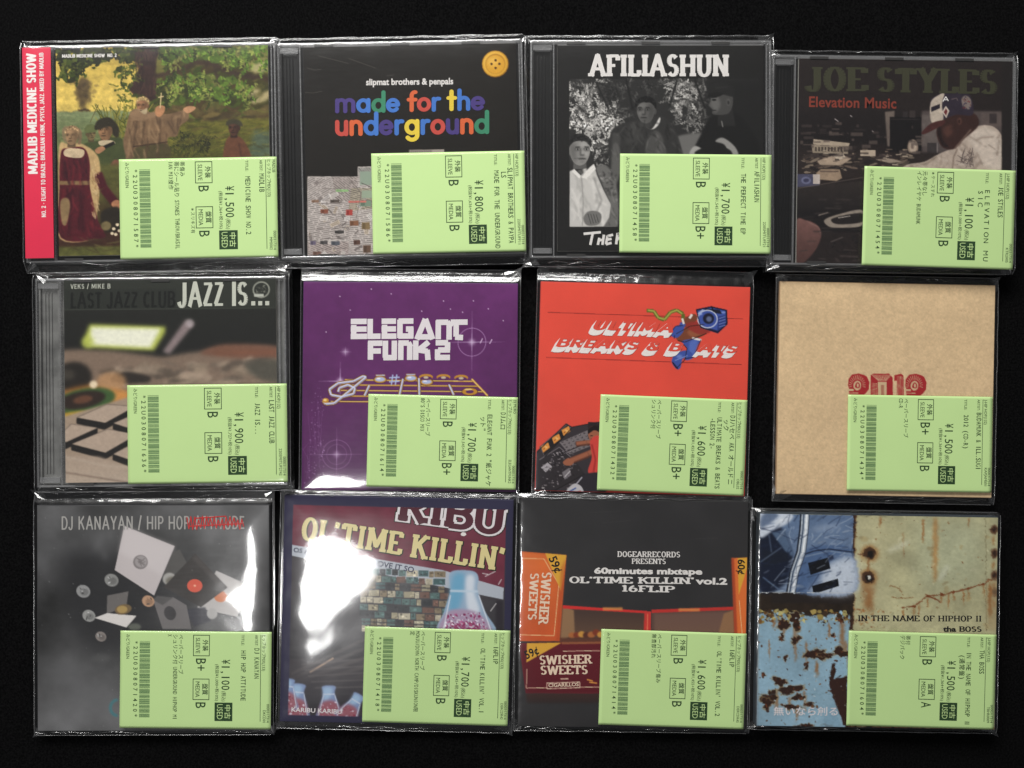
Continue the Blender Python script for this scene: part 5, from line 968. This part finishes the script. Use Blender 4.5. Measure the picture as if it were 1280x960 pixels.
# ------------------------------------------------------------------ clear outer sleeve
def outer_sleeve(parent, w_, h_, T, mg, seed, belly=.0004, roll=.0009, wrinkle=.0007, n=84):
    """pouch of clear film round a case of w_ x h_ x T centred on the parent; mg = how far it reaches past the case left, right, top, bottom (m)"""
    rng = np.random.default_rng(seed); l, r, t, b = mg; x0, x1, y0, y1 = -w_ / 2 - l, w_ / 2 + r, -h_ / 2 - b, h_ / 2 + t
    X = np.linspace(0, 1, n); xs = x0 + (x1 - x0) * X; ys = y0 + (y1 - y0) * X
    xx, yy = np.meshgrid(xs, ys)
    dx = np.maximum(np.maximum(-w_ / 2 - xx, xx - w_ / 2), 0); dy = np.maximum(np.maximum(-h_ / 2 - yy, yy - h_ / 2), 0); do = np.hypot(dx, dy)
    ix = np.clip((w_ / 2 - np.abs(xx)) / (w_ / 2), 0, 1); iy = np.clip((h_ / 2 - np.abs(yy)) / (h_ / 2), 0, 1)
    e = lambda q, k: 1 - np.clip(1 - q / k, 0, 1) ** 2
    edge = np.minimum(e(ix, .22), e(iy, .22)); f1 = fbm(n, 4, rng, 3) - .5
    z = T + .0003 + belly * e(ix, 1) * e(iy, 1) - roll * (1 - edge) * .5 + .0011 * belly / .0004 * f1 * .35 * edge + roll * .5
    near = np.exp(-(do / .004)); rid = np.abs(fbm(n, 16, rng, 3) - .5) * 2
    zout = T * .45 + (z - T * .45) * np.exp(-(do / .0035) ** 1.5); z = np.where(do > 0, zout, z)
    mw = np.clip(do / .004, 0, 1); z += mw * wrinkle * (rid * 2 - .6); z += (1 - edge) * (1 - mw) * wrinkle * .35 * (rid - .4)
    z = np.maximum(z, .0006)
    z = np.where(do <= 1e-9, np.maximum(z, T + .00025), z)
    vs = [(float(xx[j, i]), float(yy[j, i]), float(z[j, i])) for j in range(n) for i in range(n)]
    fs = [(j * n + i, j * n + i + 1, (j + 1) * n + i + 1, (j + 1) * n + i) for j in range(n - 1) for i in range(n - 1)]
    k = len(vs); vs += [(x0, y0, .0002), (x1, y0, .0002), (x1, y1, .0002), (x0, y1, .0002)]; fs.append((k, k + 3, k + 2, k + 1))
    mb = MB(); mb.mesh(vs, fs, FILM); o = mb.build('outer_sleeve', parent, True)
    # welded side seams and the open mouth with its folded flap
    for i in (0, n - 1):
        q = MB(); q.tube([(float(xx[j, i]), float(yy[j, i]), float(z[j, i])) for j in range(0, n, 2)], .00032, SEAM, 6); q.build('side_seam', o, True)
    q = MB(); q.tube([(float(xx[n - 1, i]), float(yy[n - 1, i]), float(z[n - 1, i])) for i in range(0, n, 2)], .00028, SEAM, 6); q.build('mouth_edge', o, True)
    q = MB(); q.tube([(float(xx[0, i]), float(yy[0, i]), float(z[0, i])) for i in range(0, n, 2)], .00028, SEAM, 6); q.build('bottom_fold', o, True)
    # flap folded over the mouth: a creased strip lying on the top margin
    q = MB(); m_ = 60; hh = max(.002, t * .72); rows = 6; V = []; F = []
    g = fbm(m_, 9, rng, 4); 
    for j in range(rows):
        for i in range(m_):
            u = i / (m_ - 1); vv = j / (rows - 1); jj = min(n - 1, int((n - 1) * ((y1 - y0 - hh * vv) / (y1 - y0)))); ii = min(n - 1, int(u * (n - 1)))
            V.append((x0 + .0006 + (x1 - x0 - .0012) * u, y1 - .0002 - hh * vv, float(z[jj, ii]) + .0004 + .0005 * (g[j * 7 % m_, i] - .3) * math.sin(math.pi * vv) + .0002))
    F = [(j * m_ + i, (j + 1) * m_ + i, (j + 1) * m_ + i + 1, j * m_ + i + 1) for j in range(rows - 1) for i in range(m_ - 1)]
    q.mesh(V, F, FLAP); q.build('folded_flap', o, True)
    # creased ears of film at the corners
    for sx, sy in ((-1, 1), (1, 1), (-1, -1), (1, -1)):
        q = MB(); cx = x0 + .0004 if sx < 0 else x1 - .0004; cy = y0 + .0004 if sy < 0 else y1 - .0004; big = 1 + 1.6 * rng.random()
        base = [(cx, cy, T * .5 + .001)]; ring = []
        for k in range(7):
            a = .02 + k * .26 + .1 * rng.random(); rr = (.0020 + .0032 * rng.random()) * big; ring.append((cx - sx * rr * math.cos(a), cy - sy * rr * math.sin(a), T * .55 + .0006 + (.0018 if k % 2 else .0003) * rng.random()))
        q.mesh(base + ring, [(0, k, k + 1) for k in range(1, 7)], CREASE)
        if rng.random() < .6:      # a little ear of film standing out past the corner
            q.mesh([(cx, cy - sy * .003, T * .5), (cx + sx * (.0008 + .002 * rng.random()), cy + sy * (.0008 + .002 * rng.random()), T * .5 + .002), (cx - sx * .004, cy, T * .5 + .0005)], [(0, 1, 2)], CREASE)
        q.build('corner_crease', o)
    # long fine wrinkles pulled along the margins
    for k in range(7):
        q = MB(); sy = 1 if k % 2 else -1; mgn = t if sy > 0 else b; u0 = rng.random() * .75; L_ = .06 + .3 * rng.random(); yy0 = (h_ / 2 + mgn * (.15 + .6 * rng.random())) * sy; V = []
        for i in range(13):
            u = u0 + L_ * i / 12
            if u > .98: break
            ii = int(u * (n - 1)); yv = yy0 + .0006 * math.sin(i * .9 + k); jj = min(n - 1, max(0, int((yv - y0) / (y1 - y0) * (n - 1)))); V.append((x0 + (x1 - x0) * u, yv, float(z[jj, ii]) + .0002))
        if len(V) > 3: q.tube(V, .00013 + .00012 * rng.random(), CREASE, 5); q.build('film_wrinkle', o, True)
    return o, float(z.max())

def root(name, label, cat, R, group=None):
    o = bpy.data.objects.new(name, None); COL.objects.link(o); o.location = (R.c[0], R.c[1], 0); o.rotation_euler = (0, 0, R.rot); o.empty_display_size = .02
    o['label'] = label; o['category'] = cat
    if group: o['group'] = group
    return o
def local(R, quad, z):   # a measured rectangle inside a thing -> (x0, y0, width, height) in the thing's frame
    q = Rect(quad, z); v = q.c - R.c; c, s = math.cos(-R.rot), math.sin(-R.rot); x, y = c * v[0] - s * v[1], s * v[0] + c * v[1]
    return x - q.w / 2, y - q.h / 2, q.w, q.h

PX = .49 / F_PX          # one photograph pixel at the top of a case, in metres
def jewel_case(label, caseq, artq, art, mg, stick, info, seed, tray=BLACK, obi=None, T=.0102, **sl):
    R = Rect(caseq, T); t = root('cd_jewel_case', label, 'CD', R, 'compact discs in clear sleeves on the black cloth')
    w_, h_ = R.w, R.h; hw, hh = w_ / 2, h_ / 2
    ax, ay, aw, ah = local(R, artq, T)
    # lower shell and dark tray
    mb = MB(); mb.box(-hw, -hh, .0004, hw, hh, .0016, RIM); 
    for q in ((-hw, -hh, -hw + .0012, hh), (hw - .0012, -hh, hw, hh), (-hw + .0012, -hh, hw - .0012, -hh + .0012), (-hw + .0012, hh - .0012, hw - .0012, hh)): mb.box(q[0], q[1], .0017, q[2], q[3], .0062, RIM)
    mb.build('case_base', t)
    mb = MB(); xt = ax - .0012; mb.box(-hw + .0014, -hh + .0015, .0018, hw - .0014, hh - .0015, .0066, tray)
    mb.box(-hw + .0016, -hh + .005, .0067, -hw + .0026, hh - .005, .0082, tray); mb.box(xt - .0030, -hh + .0034, .0067, xt - .0018, hh - .0034, .0080, tray)
    for k in range(3): mb.box(-hw + .0044 + k * .0019, -hh + .008, .0067, -hw + .0050 + k * .0019, hh - .008, .0072, tray)
    tr = mb.build('disc_tray', t, bevel=.0002)
    for sy in (-1, 1):
        q = MB(); q.box(-hw + .0016, sy * (hh - .0042) - .0016, .0067, xt - .002, sy * (hh - .0042) + .0016, .0088, RIM); q.build('hinge_lug', tr)
    # booklet with its printed front
    mb = MB(); mb.box(ax, ay, .0070, ax + aw, ay + ah, .0086, mat('booklet_paper', (170, 168, 160), .7)); bk = mb.build('booklet', t)
    art_mesh(art, 'cover_picture', ax, ay, aw, ah, .00872, bk)
    # lid: clear pane, rim walls, hinge line, six retaining tabs
    mb = MB(); zl = T - .0002
    mb.box(-hw, -hh, zl - .0011, hw, hh, zl, PANE); ld = mb.build('lid', t)
    q = MB()
    for (x0, y0, x1, y1) in ((-hw, hh - .0011, hw, hh), (-hw, -hh, hw, -hh + .0011), (hw - .0011, -hh + .0011, hw, hh - .0011), (-hw, -hh + .0011, -hw + .0009, hh - .0011)): q.box(x0, y0, .0064, x1, y1, zl - .0012, RIM)
    q.box(ax + .0002, ay + ah + .0002, .0070, ax + aw, ay + ah + .0009, zl - .0012, RIM); q.box(ax + aw + .0016, -hh + .002, .0070, ax + aw + .0023, hh - .002, zl - .0012, RIM)
    q.build('lid_rim', ld)
    q = MB(); q.box(xt - .0014, -hh + .0012, .0070, xt - .0006, hh - .0012, zl - .0012, RIM); q.build('hinge_line', ld)
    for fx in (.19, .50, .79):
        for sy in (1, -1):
            q = MB(); x = -hw + w_ * fx; y = sy * (hh - .0016); q.box(x - .0055, y - .0007, .0088, x + .0055, y + .0007, .0092, mat('dark_grey_tab', (58, 57, 56), .4)); q.build('lid_tab', ld)  # tabs in one even dark grey, darker than the clear lid
    if obi:
        ob = MB(); ox, oy, ow, oh = local(R, obi['quad'], T); ob.box(ox, oy, T + .00002, ox + ow, oy + oh, T + .00022, mat('red_paper', (214, 42, 74), .5, .3, noise=.04, nscale=60)); o = ob.build('paper_strip', t); o['label'] = 'red paper strip with white upright lettering'
        A = Art(obi['zq'], (0, 0, 0), 0, 8); pr = Print(A, ox, oy, ow, oh, T + .00026); obi['fn'](pr); pr.build('strip_lettering', o)
    _, top = outer_sleeve(t, w_, h_, T + (.0003 if obi else 0), [m * PX for m in mg], seed, **sl)
    price_sticker(t, R, stick, top + .0002, info, .00022)
    return t, R, bk, Print(art, ax, ay, aw, ah, .00884)
def card_wallet(label, name, cardq, art, mg, stick, info, seed, T=.0040, side=(60, 60, 60), artq=None, **sl):
    R = Rect(cardq, T); t = root(name, label, 'CD', R, 'compact discs in clear sleeves on the black cloth'); w_, h_ = R.w, R.h
    mb = MB(); mb.box(-w_ / 2, -h_ / 2, .0005, w_ / 2, h_ / 2, T, mat('card_edge_%d_%d_%d' % side, side, .7)); cd = mb.build('card_jacket', t, bevel=.0004)
    ins = .0004; art_mesh(art, 'cover_picture', -w_ / 2 + ins, -h_ / 2 + ins, w_ - 2 * ins, h_ - 2 * ins, T + .00008, cd)
    _, top = outer_sleeve(t, w_, h_, T + .0001, [m * PX for m in mg], seed, **sl)
    price_sticker(t, R, stick, top + .0002, info, .00022)
    return t, R, cd, Print(art, -w_ / 2 + ins, -h_ / 2 + ins, w_ - 2 * ins, h_ - 2 * ins, T + .00016)

# ------------------------------------------------------------------ the twelve discs
WHITE = mat('white_print', (232, 228, 224), .6, .2); CREAM = mat('cream_print', (222, 208, 150), .6, .2); OFFW = mat('off_white_print', (226, 220, 222), .6, .2)
Z1 = ((20, 30, 350, 335), 1039); Z2 = ((340, 30, 660, 335), 1007); Z3 = ((650, 30, 970, 335), 1007); Z4 = ((960, 50, 1280, 345), 1041)
Z5 = ((30, 320, 360, 620), 1056); Z6 = ((360, 320, 660, 620), 960); Z7 = ((650, 320, 960, 630), 960); Z8 = ((950, 330, 1260, 640), 960)
Z9 = ((30, 610, 350, 930), 960); Z10 = ((340, 610, 650, 930), 930); Z11 = ((635, 610, 945, 930), 930); Z12 = ((930, 625, 1260, 925), 1056)

def obi_text(p):
    p.slab('MADLIB MEDICINE SHOW', (88, 590), (70, 116), 37, WHITE, sans=True, serif=-1, wx=.27, wy=.15, space=.07); p.slab('NO. 2 - FLIGHT TO BRAZIL: BRAZILIAN FUNK, PSYCH, JAZZ. MIXED BY MADLIB', (124, 760), (101, 114), 17, WHITE, sans=True, serif=-1, wx=.24, wy=.15, space=.09)
A = art_landing()
t, R, bk, p = jewel_case('CD with red paper strip at left and painted jungle shore cover, top left corner', Z(Z1, [(16, 78), (1012, 75), (1037, 930), (42, 932)]), Z(Z1, [(148, 85), (985, 85), (1004, 905), (166, 905)]), A, (3, 5, 8, 12),
    Z(Z1, [(402, 528), (1022, 527), (1035, 920), (415, 922)]), dict(price='1,500', net='1,364', sleeve='B', media='B', code='22U0308071587', title=['MEDICINE SHOW NO.2'], artist=['MADLIB'], genre='ヒップホップMIX(133)', cat='MMS002', extra='MADLIB',
    notes=[('帯傷み', .03), ('帯にシール貼り STONES THROW/BRASIL', .03), ('IAN MIX傑作', .03)], note2=('※スリキズ有', .49, .452)), 11,
    obi=dict(quad=Z(Z1, [(18, 92), (127, 94), (160, 918), (45, 925)]), zq=[(18, 92), (127, 94), (160, 918), (45, 925)], fn=obi_text))
p.slab('MADLIB MEDICINE SHOW  NO. 2', (173, 123), (387, 123), 13, WHITE, sans=True, serif=-1, wx=.26, wy=.18, space=.08); p.build('cover_lettering', bk)

A = art_collage(); PAL = {'v': (74, 58, 130), 'b': (66, 122, 204), 'g': (58, 138, 104), 'r': (204, 78, 66), 'o': (222, 104, 56), 'y': (234, 206, 66)}; PM = {k: mat('print_' + n, PAL[k], .55, .2) for k, n in zip('vbgroy', ('violet', 'blue', 'green', 'red', 'orange', 'yellow'))}
t, R, bk, p = jewel_case('CD with rainbow rounded lettering and a yellow button on its black cover', Z(Z2, [(15, 74), (983, 56), (1002, 905), (36, 920)]), Z(Z2, [(120, 85), (958, 76), (975, 897), (138, 903)]), A, (4, 4, 8, 11),
    Z(Z2, [(386, 508), (992, 500), (1000, 898), (402, 900)]), dict(price='1,800', net='1,636', sleeve='B', media='B', code='22U0308071586', title=['MADE FOR THE UNDERGROUND'], artist=['SLIPMAT BROTHERS & PAYPA', 'LS'], genre='HIP HOP(133)', cat='2205MITUFF11', notes=[]), 12)
for wd, cols, x0, x1, y in (('made', 'vbgb', 246, 503, 338), ('for', 'orb', 533, 664, 336), ('the', 'ybv', 690, 838, 334), ('underground', 'robvbyborvgg'.replace('robvbyborvgg', 'robvbybrvog'), 246, 856, 428)):
    H = 74 if wd != 'underground' else 80; ms = [PM[c] for c in cols]
    p.slab(wd, (x0, y), (x1, y - (2 if len(wd) > 5 else 0)), H, None, mats=ms, wx=.20, wy=.20, serif=0, space=.03)
p.build('title_lettering', bk); p.mb = MB(); p.text('slipmat brothers & penpals', (368, 235), (712, 235), 25, WHITE, bold=.03, capref=.72); p.build('artist_lettering', bk)

A = art_trio()
t, R, bk, p = jewel_case('CD with a black and white photo of three seated young men', Z(Z3, [(36, 58), (992, 64), (988, 918), (46, 918)]), Z(Z3, [(145, 78), (965, 85), (955, 892), (150, 890)]), A, (7, 3, 8, 10),
    Z(Z3, [(394, 510), (990, 515), (985, 903), (390, 900)]), dict(price='1,700', net='1,545', sleeve='B', media='B+', code='22U0308071458', title=['THE PERFECT TIME EP'], artist=['AFILIASHUN'], genre='HIP HOP(133)', cat='2205MITUFF21', notes=[]), 13)
p.slab('AFILIASHUN', (276, 200), (824, 203), 84, WHITE, wx=.25, wy=.13, serif=.045, space=.085, grow=.006)
for a, b in (((250, 822), (318, 816)), ((286, 820), (276, 866)), ((312, 838), (306, 866)), ((330, 826), (324, 866)), ((308, 848), (330, 846)), ((344, 830), (338, 864)), ((344, 832), (366, 826)), ((342, 846), (360, 842)), ((338, 864), (360, 858)), ((384, 820), (378, 864)), ((384, 822), (402, 828)), ((402, 830), (382, 846))): p.bar(a, b, 10, WHITE, 1e-6 * (a[0] % 7))
p.build('title_lettering', bk)

A = art_studio(); OLIVE = mat('olive_print', (62, 62, 44), .6, .2); RUSTY = mat('rust_print', (134, 58, 44), .6, .2)
t, R, bk, p = jewel_case('CD showing a man in a baseball cap leaning over a studio desk', Z(Z4, [(22, 58), (1010, 66), (1000, 930), (14, 905)]), Z(Z4, [(130, 75), (1000, 80), (990, 915), (118, 905)]), A, (4, 3, 7, 8),
    Z(Z4, [(393, 512), (1005, 532), (998, 937), (380, 912)]), dict(price='1,100', net='1,000', sleeve='B', media='B', code='22U0308071454', title=['ELEVATION MU', 'SIC'], title_wide=.062, artist=['JOE STYLES'], genre='J-HIP HOP(132)', cat='KTR2005', notes=[('元々帯なし', .03), ('インレイヤケ BUDAMUNK', .03)], note2=('※ケースすれ', .03, .444)), 14)
p.slab('JOE', (160, 206), (405, 206), 98, OLIVE, wx=.28, wy=.09, serif=.06, space=.10); p.slab('STYLES', (448, 208), (934, 216), 100, OLIVE, wx=.28, wy=.09, serif=.06, space=.10)
p.text('Elevation Music', (170, 270), (526, 275), 42, RUSTY, bold=.022, space=1.04, capref=.70); p.bar((716, 246), (728, 226), 4, WHITE); p.bar((728, 226), (738, 244), 4, WHITE, 1e-6); p.bar((718, 240), (736, 238), 3, WHITE, 2e-6); p.build('title_lettering', bk)

A = art_pads(); GREYL = mat('pale_grey_print', (206, 208, 194), .6, .2); DKL = mat('dark_print', (20, 22, 19), .6, .2)
t, R, bk, p = jewel_case('CD with a dark green title band over blurred sampler pads', Z(Z5, [(40, 88), (1042, 84), (1052, 915), (48, 928)]), Z(Z5, [(150, 88), (1000, 88), (1016, 903), (165, 905)]), A, (4, 4, 8, 7),
    Z(Z5, [(412, 515), (1050, 512), (1055, 905), (418, 912)]), dict(price='1,900', net='1,727', sleeve='B', media='B', code='22U0308071636', title=['JAZZ IS...'], artist=['LAST JAZZ CLUB'], genre='HIP HOP(132)', cat='2205MITUF2742', notes=[]), 15, tray=SILVER)
p.slab('VEKS / MIKE B', (177, 124), (337, 124), 19, GREYL, sans=True, serif=-1, wx=.14, wy=.12, space=.12); p.slab('LAST JAZZ CLUB', (178, 203), (596, 201), 64, DKL, sans=True, serif=-1, wx=.24, wy=.12, space=.08); p.slab('JAZZ IS', (610, 201), (888, 198), 98, GREYL, sans=True, serif=-1, wx=.25, wy=.11, space=.08)
for x in (910, 938, 966): p.poly([(x - 8, 180), (x + 8, 180), (x + 8, 197), (x - 8, 197)], GREYL)
p.build('title_lettering', bk)

A = art_staff()
t, R, cd, p = card_wallet('CD in purple card jacket with a gold music staff and starbursts', 'cd_card_wallet', Z(Z6, [(60, 98), (916, 112), (918, 948), (55, 933)]), A, (3, 3, 17, 6),
    Z(Z6, [(320, 555), (918, 562), (912, 945), (316, 912)]), dict(price='1,700', net='1,545', sleeve='B', media='B+', code='22U0308071614', title=['ELEGANT FUNK 2 "紙ジャケ', 'ット"'], ind=.21, artist=['DJムロ'], genre='ヒップホップMIX(133)', cat='ELEGANTFUNK2', extra='DJ MURO', notes=[('ペーパースリーブ', .03), ("80'S DISCO MIX", .03)]), 16, side=(84, 40, 96), roll=.0012, wrinkle=.00025)
B = lambda a, b, wd=22: p.bar(a, b, wd, OFFW, len(p.mb.f) * 1.2e-6)
for s_ in ([(248, 258), (312, 258)], [(248, 289), (312, 289)], [(248, 318), (314, 318)], [(260, 272), (260, 322)], [(326, 248), (326, 328)], [(318, 318), (368, 318)],
           [(372, 258), (430, 258)], [(372, 289), (430, 289)], [(372, 318), (432, 318)], [(384, 272), (384, 322)], [(440, 258), (500, 258)], [(446, 252), (446, 326)], [(440, 318), (500, 318)], [(490, 284), (490, 326)], [(470, 290), (500, 290)],
           [(514, 332), (548, 250)], [(548, 250), (578, 332)], [(524, 322), (572, 322)], [(600, 256), (600, 332)], [(592, 264), (640, 264)], [(636, 262), (652, 284)], [(644, 278), (644, 334)], [(650, 264), (718, 264)], [(672, 270), (672, 322)], [(668, 324), (700, 326)],
           [(318, 346), (376, 346)], [(328, 340), (328, 412)], [(332, 377), (370, 377)], [(388, 336), (388, 404)], [(380, 404), (432, 404)], [(424, 336), (424, 412)], [(450, 346), (450, 414)], [(440, 346), (482, 346)], [(480, 344), (490, 362)], [(486, 356), (486, 414)], [(510, 336), (510, 414)], [(562, 342), (520, 376)], [(520, 374), (558, 380)], [(556, 374), (560, 415)],
           [(590, 346), (640, 346)], [(638, 344), (638, 376)], [(600, 375), (648, 375)], [(598, 372), (598, 410)], [(588, 405), (648, 405)]): B(*s_)
p.build('title_lettering', cd)

A = art_red(); A.later(); REDP = mat('red_print', (218, 79, 63), .6, .2); REDD = mat('deep_red_print', (176, 48, 44), .6, .2)
t, R, cd, p = card_wallet('CD in red card jacket with slanted white lettering and blue stereo figure', 'cd_card_wallet', Z(Z7, [(82, 98), (895, 120), (868, 927), (55, 912)]), A, (4, 4, 19, 6),
    Z(Z7, [(312, 535), (880, 558), (866, 930), (298, 905)]), dict(price='1,600', net='1,455', sleeve='B+', media='B+', code='22U0308071432', title=['ULTIMATE BREAKS & BEATS', '-LESSON 2-'], artist=['DJハセベ AKA オールドニ', 'ック'], genre='ヒップホップMIX(133)', cat='OBL02', notes=[('ペーパースリーブ', .03), ('シュリンク付', .03)]), 17, side=(190, 60, 52), wrinkle=.0003)
def extr(tx, a, b, H):
    for k in range(7): p.slab(tx, a, b, H, WHITE, sans=True, serif=-1, wx=.27, wy=.22, space=.08, shear=.5, shift=(-k * 2.8, k * 3.2), dz=k * .000022, step=.3e-6)
    p.slab(tx, a, b, H, REDP, sans=True, serif=-1, wx=.25, wy=.20, space=.09, shear=.5, shift=(1, -1), dz=.00018, step=.3e-6)
extr('ULTIMA', (276, 284), (590, 296), 36); extr('BREAKS & B', (134, 352), (618, 368), 34); extr('ATS', (686, 370), (836, 374), 32)
p.build('title_lettering', cd)

A = art_kraft()
t, R, cd, p = card_wallet('CD in plain brown kraft card jacket with striped red numerals', 'cd_card_wallet', Z(Z8, [(78, 68), (914, 80), (895, 905), (60, 892)]), A, (4, 4, 9, 9),
    Z(Z8, [(340, 507), (905, 513), (893, 884), (336, 878)]), dict(price='1,500', net='1,364', sleeve='B+', media='B', code='22U0308071434', title=['2012 (CD-R)'], artist=['BUDAMUNK & ILL.SUGI'], genre='J-HIP HOP(132)', cat='KAPJAM001', notes=[('ペーパースリーブ', .03), ('CD-R', .03)]), 18, T=.003, side=(176, 144, 108))

A = art_records(); GREYT = mat('mid_grey_print', (164, 162, 158), .6, .2); SCR = mat('red_scribble_print', (196, 52, 50), .6, .2)
t, R, cd, p = card_wallet('CD in smoky grey jacket with flying record sleeves and a red scribble', 'cd_card_wallet', Z(Z9, [(50, 60), (918, 68), (925, 905), (48, 918)]), A, (5, 4, 17, 6),
    Z(Z9, [(363, 535), (928, 540), (925, 905), (358, 900)]), dict(price='1,100', net='1,000', sleeve='B+', media='B', code='22U0308071420', title=['HIP HOP ATTITUDE'], artist=['DJ KANAYAN'], genre='ヒップホップMIX(133)', cat='DKCD01', notes=[('ペーパースリーブ', .03), ('シュリンク付 UNDERGROUND HIPHOP MI', .03), ('X', .03)]), 19, T=.0045, side=(60, 60, 62), belly=.0006, roll=.0022, wrinkle=.0003)
p.slab('DJ KANAYAN / HIP HOP ATTITUDE', (138, 155), (830, 153), 50, GREYT, sans=True, serif=-1, wx=.17, wy=.12, space=.09)
rs = random.Random(5); q = [(612 + i * 7.4, 128 + (24 if i % 2 else -22) * (.5 + rs.random() * .7)) for i in range(30)]; ZS = .00012
for k, (a, b) in enumerate(zip(q[:-1], q[1:])): p.bar(a, b, 3.6, SCR, ZS + k * 1.2e-6)
p.bar((640, 112), (760, 104), 4, SCR, ZS + .00004); p.bar((620, 142), (820, 132), 4, SCR, ZS + .000043); p.build('title_lettering', cd)

A = art_bottles(); GREENK = mat('dark_green_outline', (40, 46, 34), .6, .2); NAVYP = mat('navy_print', (46, 50, 80), .6, .2)
t, R, cd, p = card_wallet('CD with dark blue border, cream western lettering, bottles and a bright lamp glare', 'cd_card_wallet', Z(Z10, [(50, 25), (905, 45), (890, 893), (25, 878)]), A, (5, 4, 6, 10),
    Z(Z10, [(350, 522), (895, 532), (882, 893), (337, 877)]), dict(price='1,700', net='1,545', sleeve='B', media='B', code='22U0308071418', title=["OL'TIME KILLIN' VOL.1"], artist=['16FLIP'], genre='ヒップホップMIX(133)', cat='DERCDR42', notes=[('ペーパースリーブ', .03), ('MONJU/DOWN NORTH CAMP/DISKUNION限', .03), ('定', .03)]), 20, T=.0045, side=(52, 50, 74), belly=.0006, roll=.0014)
for m_, g_, dz, sh in ((GREENK, .04, 0, (2, 2)), (CREAM, .008, .00006, (0, 0))):
    p.slab("OL'TIME", (106, 190), (482, 248), 84, m_, dz=dz, wx=.23, wy=.12, serif=.05, space=.13, grow=g_, shift=sh, step=.4e-6); p.slab("KILLIN'", (520, 256), (866, 308), 86, m_, dz=dz, wx=.23, wy=.12, serif=.05, space=.13, grow=g_, shift=sh, step=.4e-6)
for m_, g_, dz in ((GREENK, .07, .0), (OFFW, .045, .00006), (mat('maroon_print', (84, 38, 50), .6, .2), -.02, .00012)): p.slab('RIBU', (470, 118), (868, 170), 112, m_, dz=dz, wx=.24, wy=.22, serif=.03, space=.03, grow=g_, step=.4e-6, clip=((80, 60), (880, 78)))
p.text('OS AND GROWN', (78, 238), (292, 268), 17, NAVYP, bold=.02); p.text('LOVE IT SO,', (380, 288), (538, 316), 20, NAVYP, bold=.02); p.text('original', (560, 124), (634, 130), 13, WHITE, bold=.02); p.text('KARIBU KARIBU', (70, 838), (260, 846), 16, OFFW, bold=.02)
for x, y in ((690, 146), (714, 152), (720, 170)): p.poly([(x - 11, y), (x - 4, y - 8), (x + 8, y - 5), (x + 11, y + 3), (x + 2, y + 8), (x - 8, y + 6)], WHITE)
p.build('title_lettering', cd)

A = art_boxes(); BOXC = mat('pale_tan_print', (236, 212, 186), .6, .2); BLK = mat('black_print', (26, 24, 24), .6, .2)
t, R, cd, p = card_wallet('CD in black card jacket with orange and maroon cigarillo boxes', 'cd_card_wallet', Z(Z11, [(50, 40), (900, 50), (893, 908), (35, 893)]), A, (5, 5, 6, 6),
    Z(Z11, [(352, 528), (893, 547), (885, 905), (337, 887)]), dict(price='1,600', net='1,455', sleeve='B', media='B', code='22U0308071414', title=["OL'TIME KILLIN' VOL.2"], artist=['16FLIP'], genre='ヒップホップMIX(133)', cat='DERCDR45', notes=[('ペーパースリーブ傷み', .03), ('無音部汚れ', .03)]), 21, T=.0045, side=(40, 40, 40))
p.slab('DOGEARRECORDS', (410, 256), (646, 258), 21, WHITE, wx=.20, wy=.11, serif=.06, space=.06); p.slab('PRESENTS', (464, 282), (592, 283), 20, WHITE, wx=.20, wy=.11, serif=.06, space=.06)
p.text('60minutes mixtape', (322, 318), (730, 322), 21, WHITE, bold=.045); p.slab("OL'TIME KILLIN'", (228, 354), (700, 358), 24, WHITE, wx=.20, wy=.14, serif=.08, space=.04); p.text('vol.2', (704, 358), (824, 360), 23, WHITE, bold=.04); p.slab('16FLIP', (426, 386), (626, 390), 24, WHITE, wx=.20, wy=.14, serif=.08, space=.04)
p.slab('SWISHER', (116, 660), (314, 656), 33, BOXC, wx=.22, wy=.12, serif=.05, space=.05); p.slab('SWEETS', (120, 698), (298, 696), 33, BOXC, wx=.22, wy=.12, serif=.05, space=.05); p.text('CIGARILLOS', (150, 745), (264, 741), 13, BOXC, bold=.02)
p.slab('SWISHER', (126, 312), (112, 508), 36, BOXC, wx=.22, wy=.12, serif=.05, space=.05); p.slab('SWEETS', (82, 316), (72, 492), 32, BOXC, wx=.22, wy=.12, serif=.05, space=.05)
p.text('59¢', (150, 262), (176, 318), 30, BLK, bold=.02); p.text('59¢', (68, 640), (116, 618), 30, BLK, bold=.02); p.text('60¢', (864, 266), (864, 322), 26, BLK, bold=.02); p.build('title_lettering', cd)

A = art_rust()
t, R, cd, p = card_wallet('CD digipak covered in rusted blue and cream painted metal, bottom right corner', 'cd_digipak', Z(Z12, [(62, 55), (1022, 65), (1000, 920), (48, 905)]), A, (9, 4, 5, 6),
    Z(Z12, [(418, 517), (1010, 545), (1000, 915), (410, 905)]), dict(price='1,500', net='1,364', sleeve='B', media='A', code='22U0308071604', title=['IN THE NAME OF HIPHOP Ⅱ', '(通常盤)'], ind=.22, artist=['THA BOSS'], genre='J-HIP HOP(132)', cat='TBHR0009', notes=[('帯付', .03), ('デジパック', .03)]), 22, T=.0075, side=(52, 60, 66))
p.slab('IN THE NAME OF HIPHOP II', (455, 484), (952, 484), 23, BLK, wx=.19, wy=.10, serif=.06, space=.07); p.text('tha', (797, 525), (850, 525), 21, BLK, bold=.04, capref=.72); p.slab('BOSS', (862, 525), (952, 525), 21, BLK, wx=.21, wy=.11, serif=.06, space=.06)
p.text('無いなら創る', (114, 862), (372, 862), 30, OFFW, bold=.012, capref=.8); p.build('title_lettering', cd)
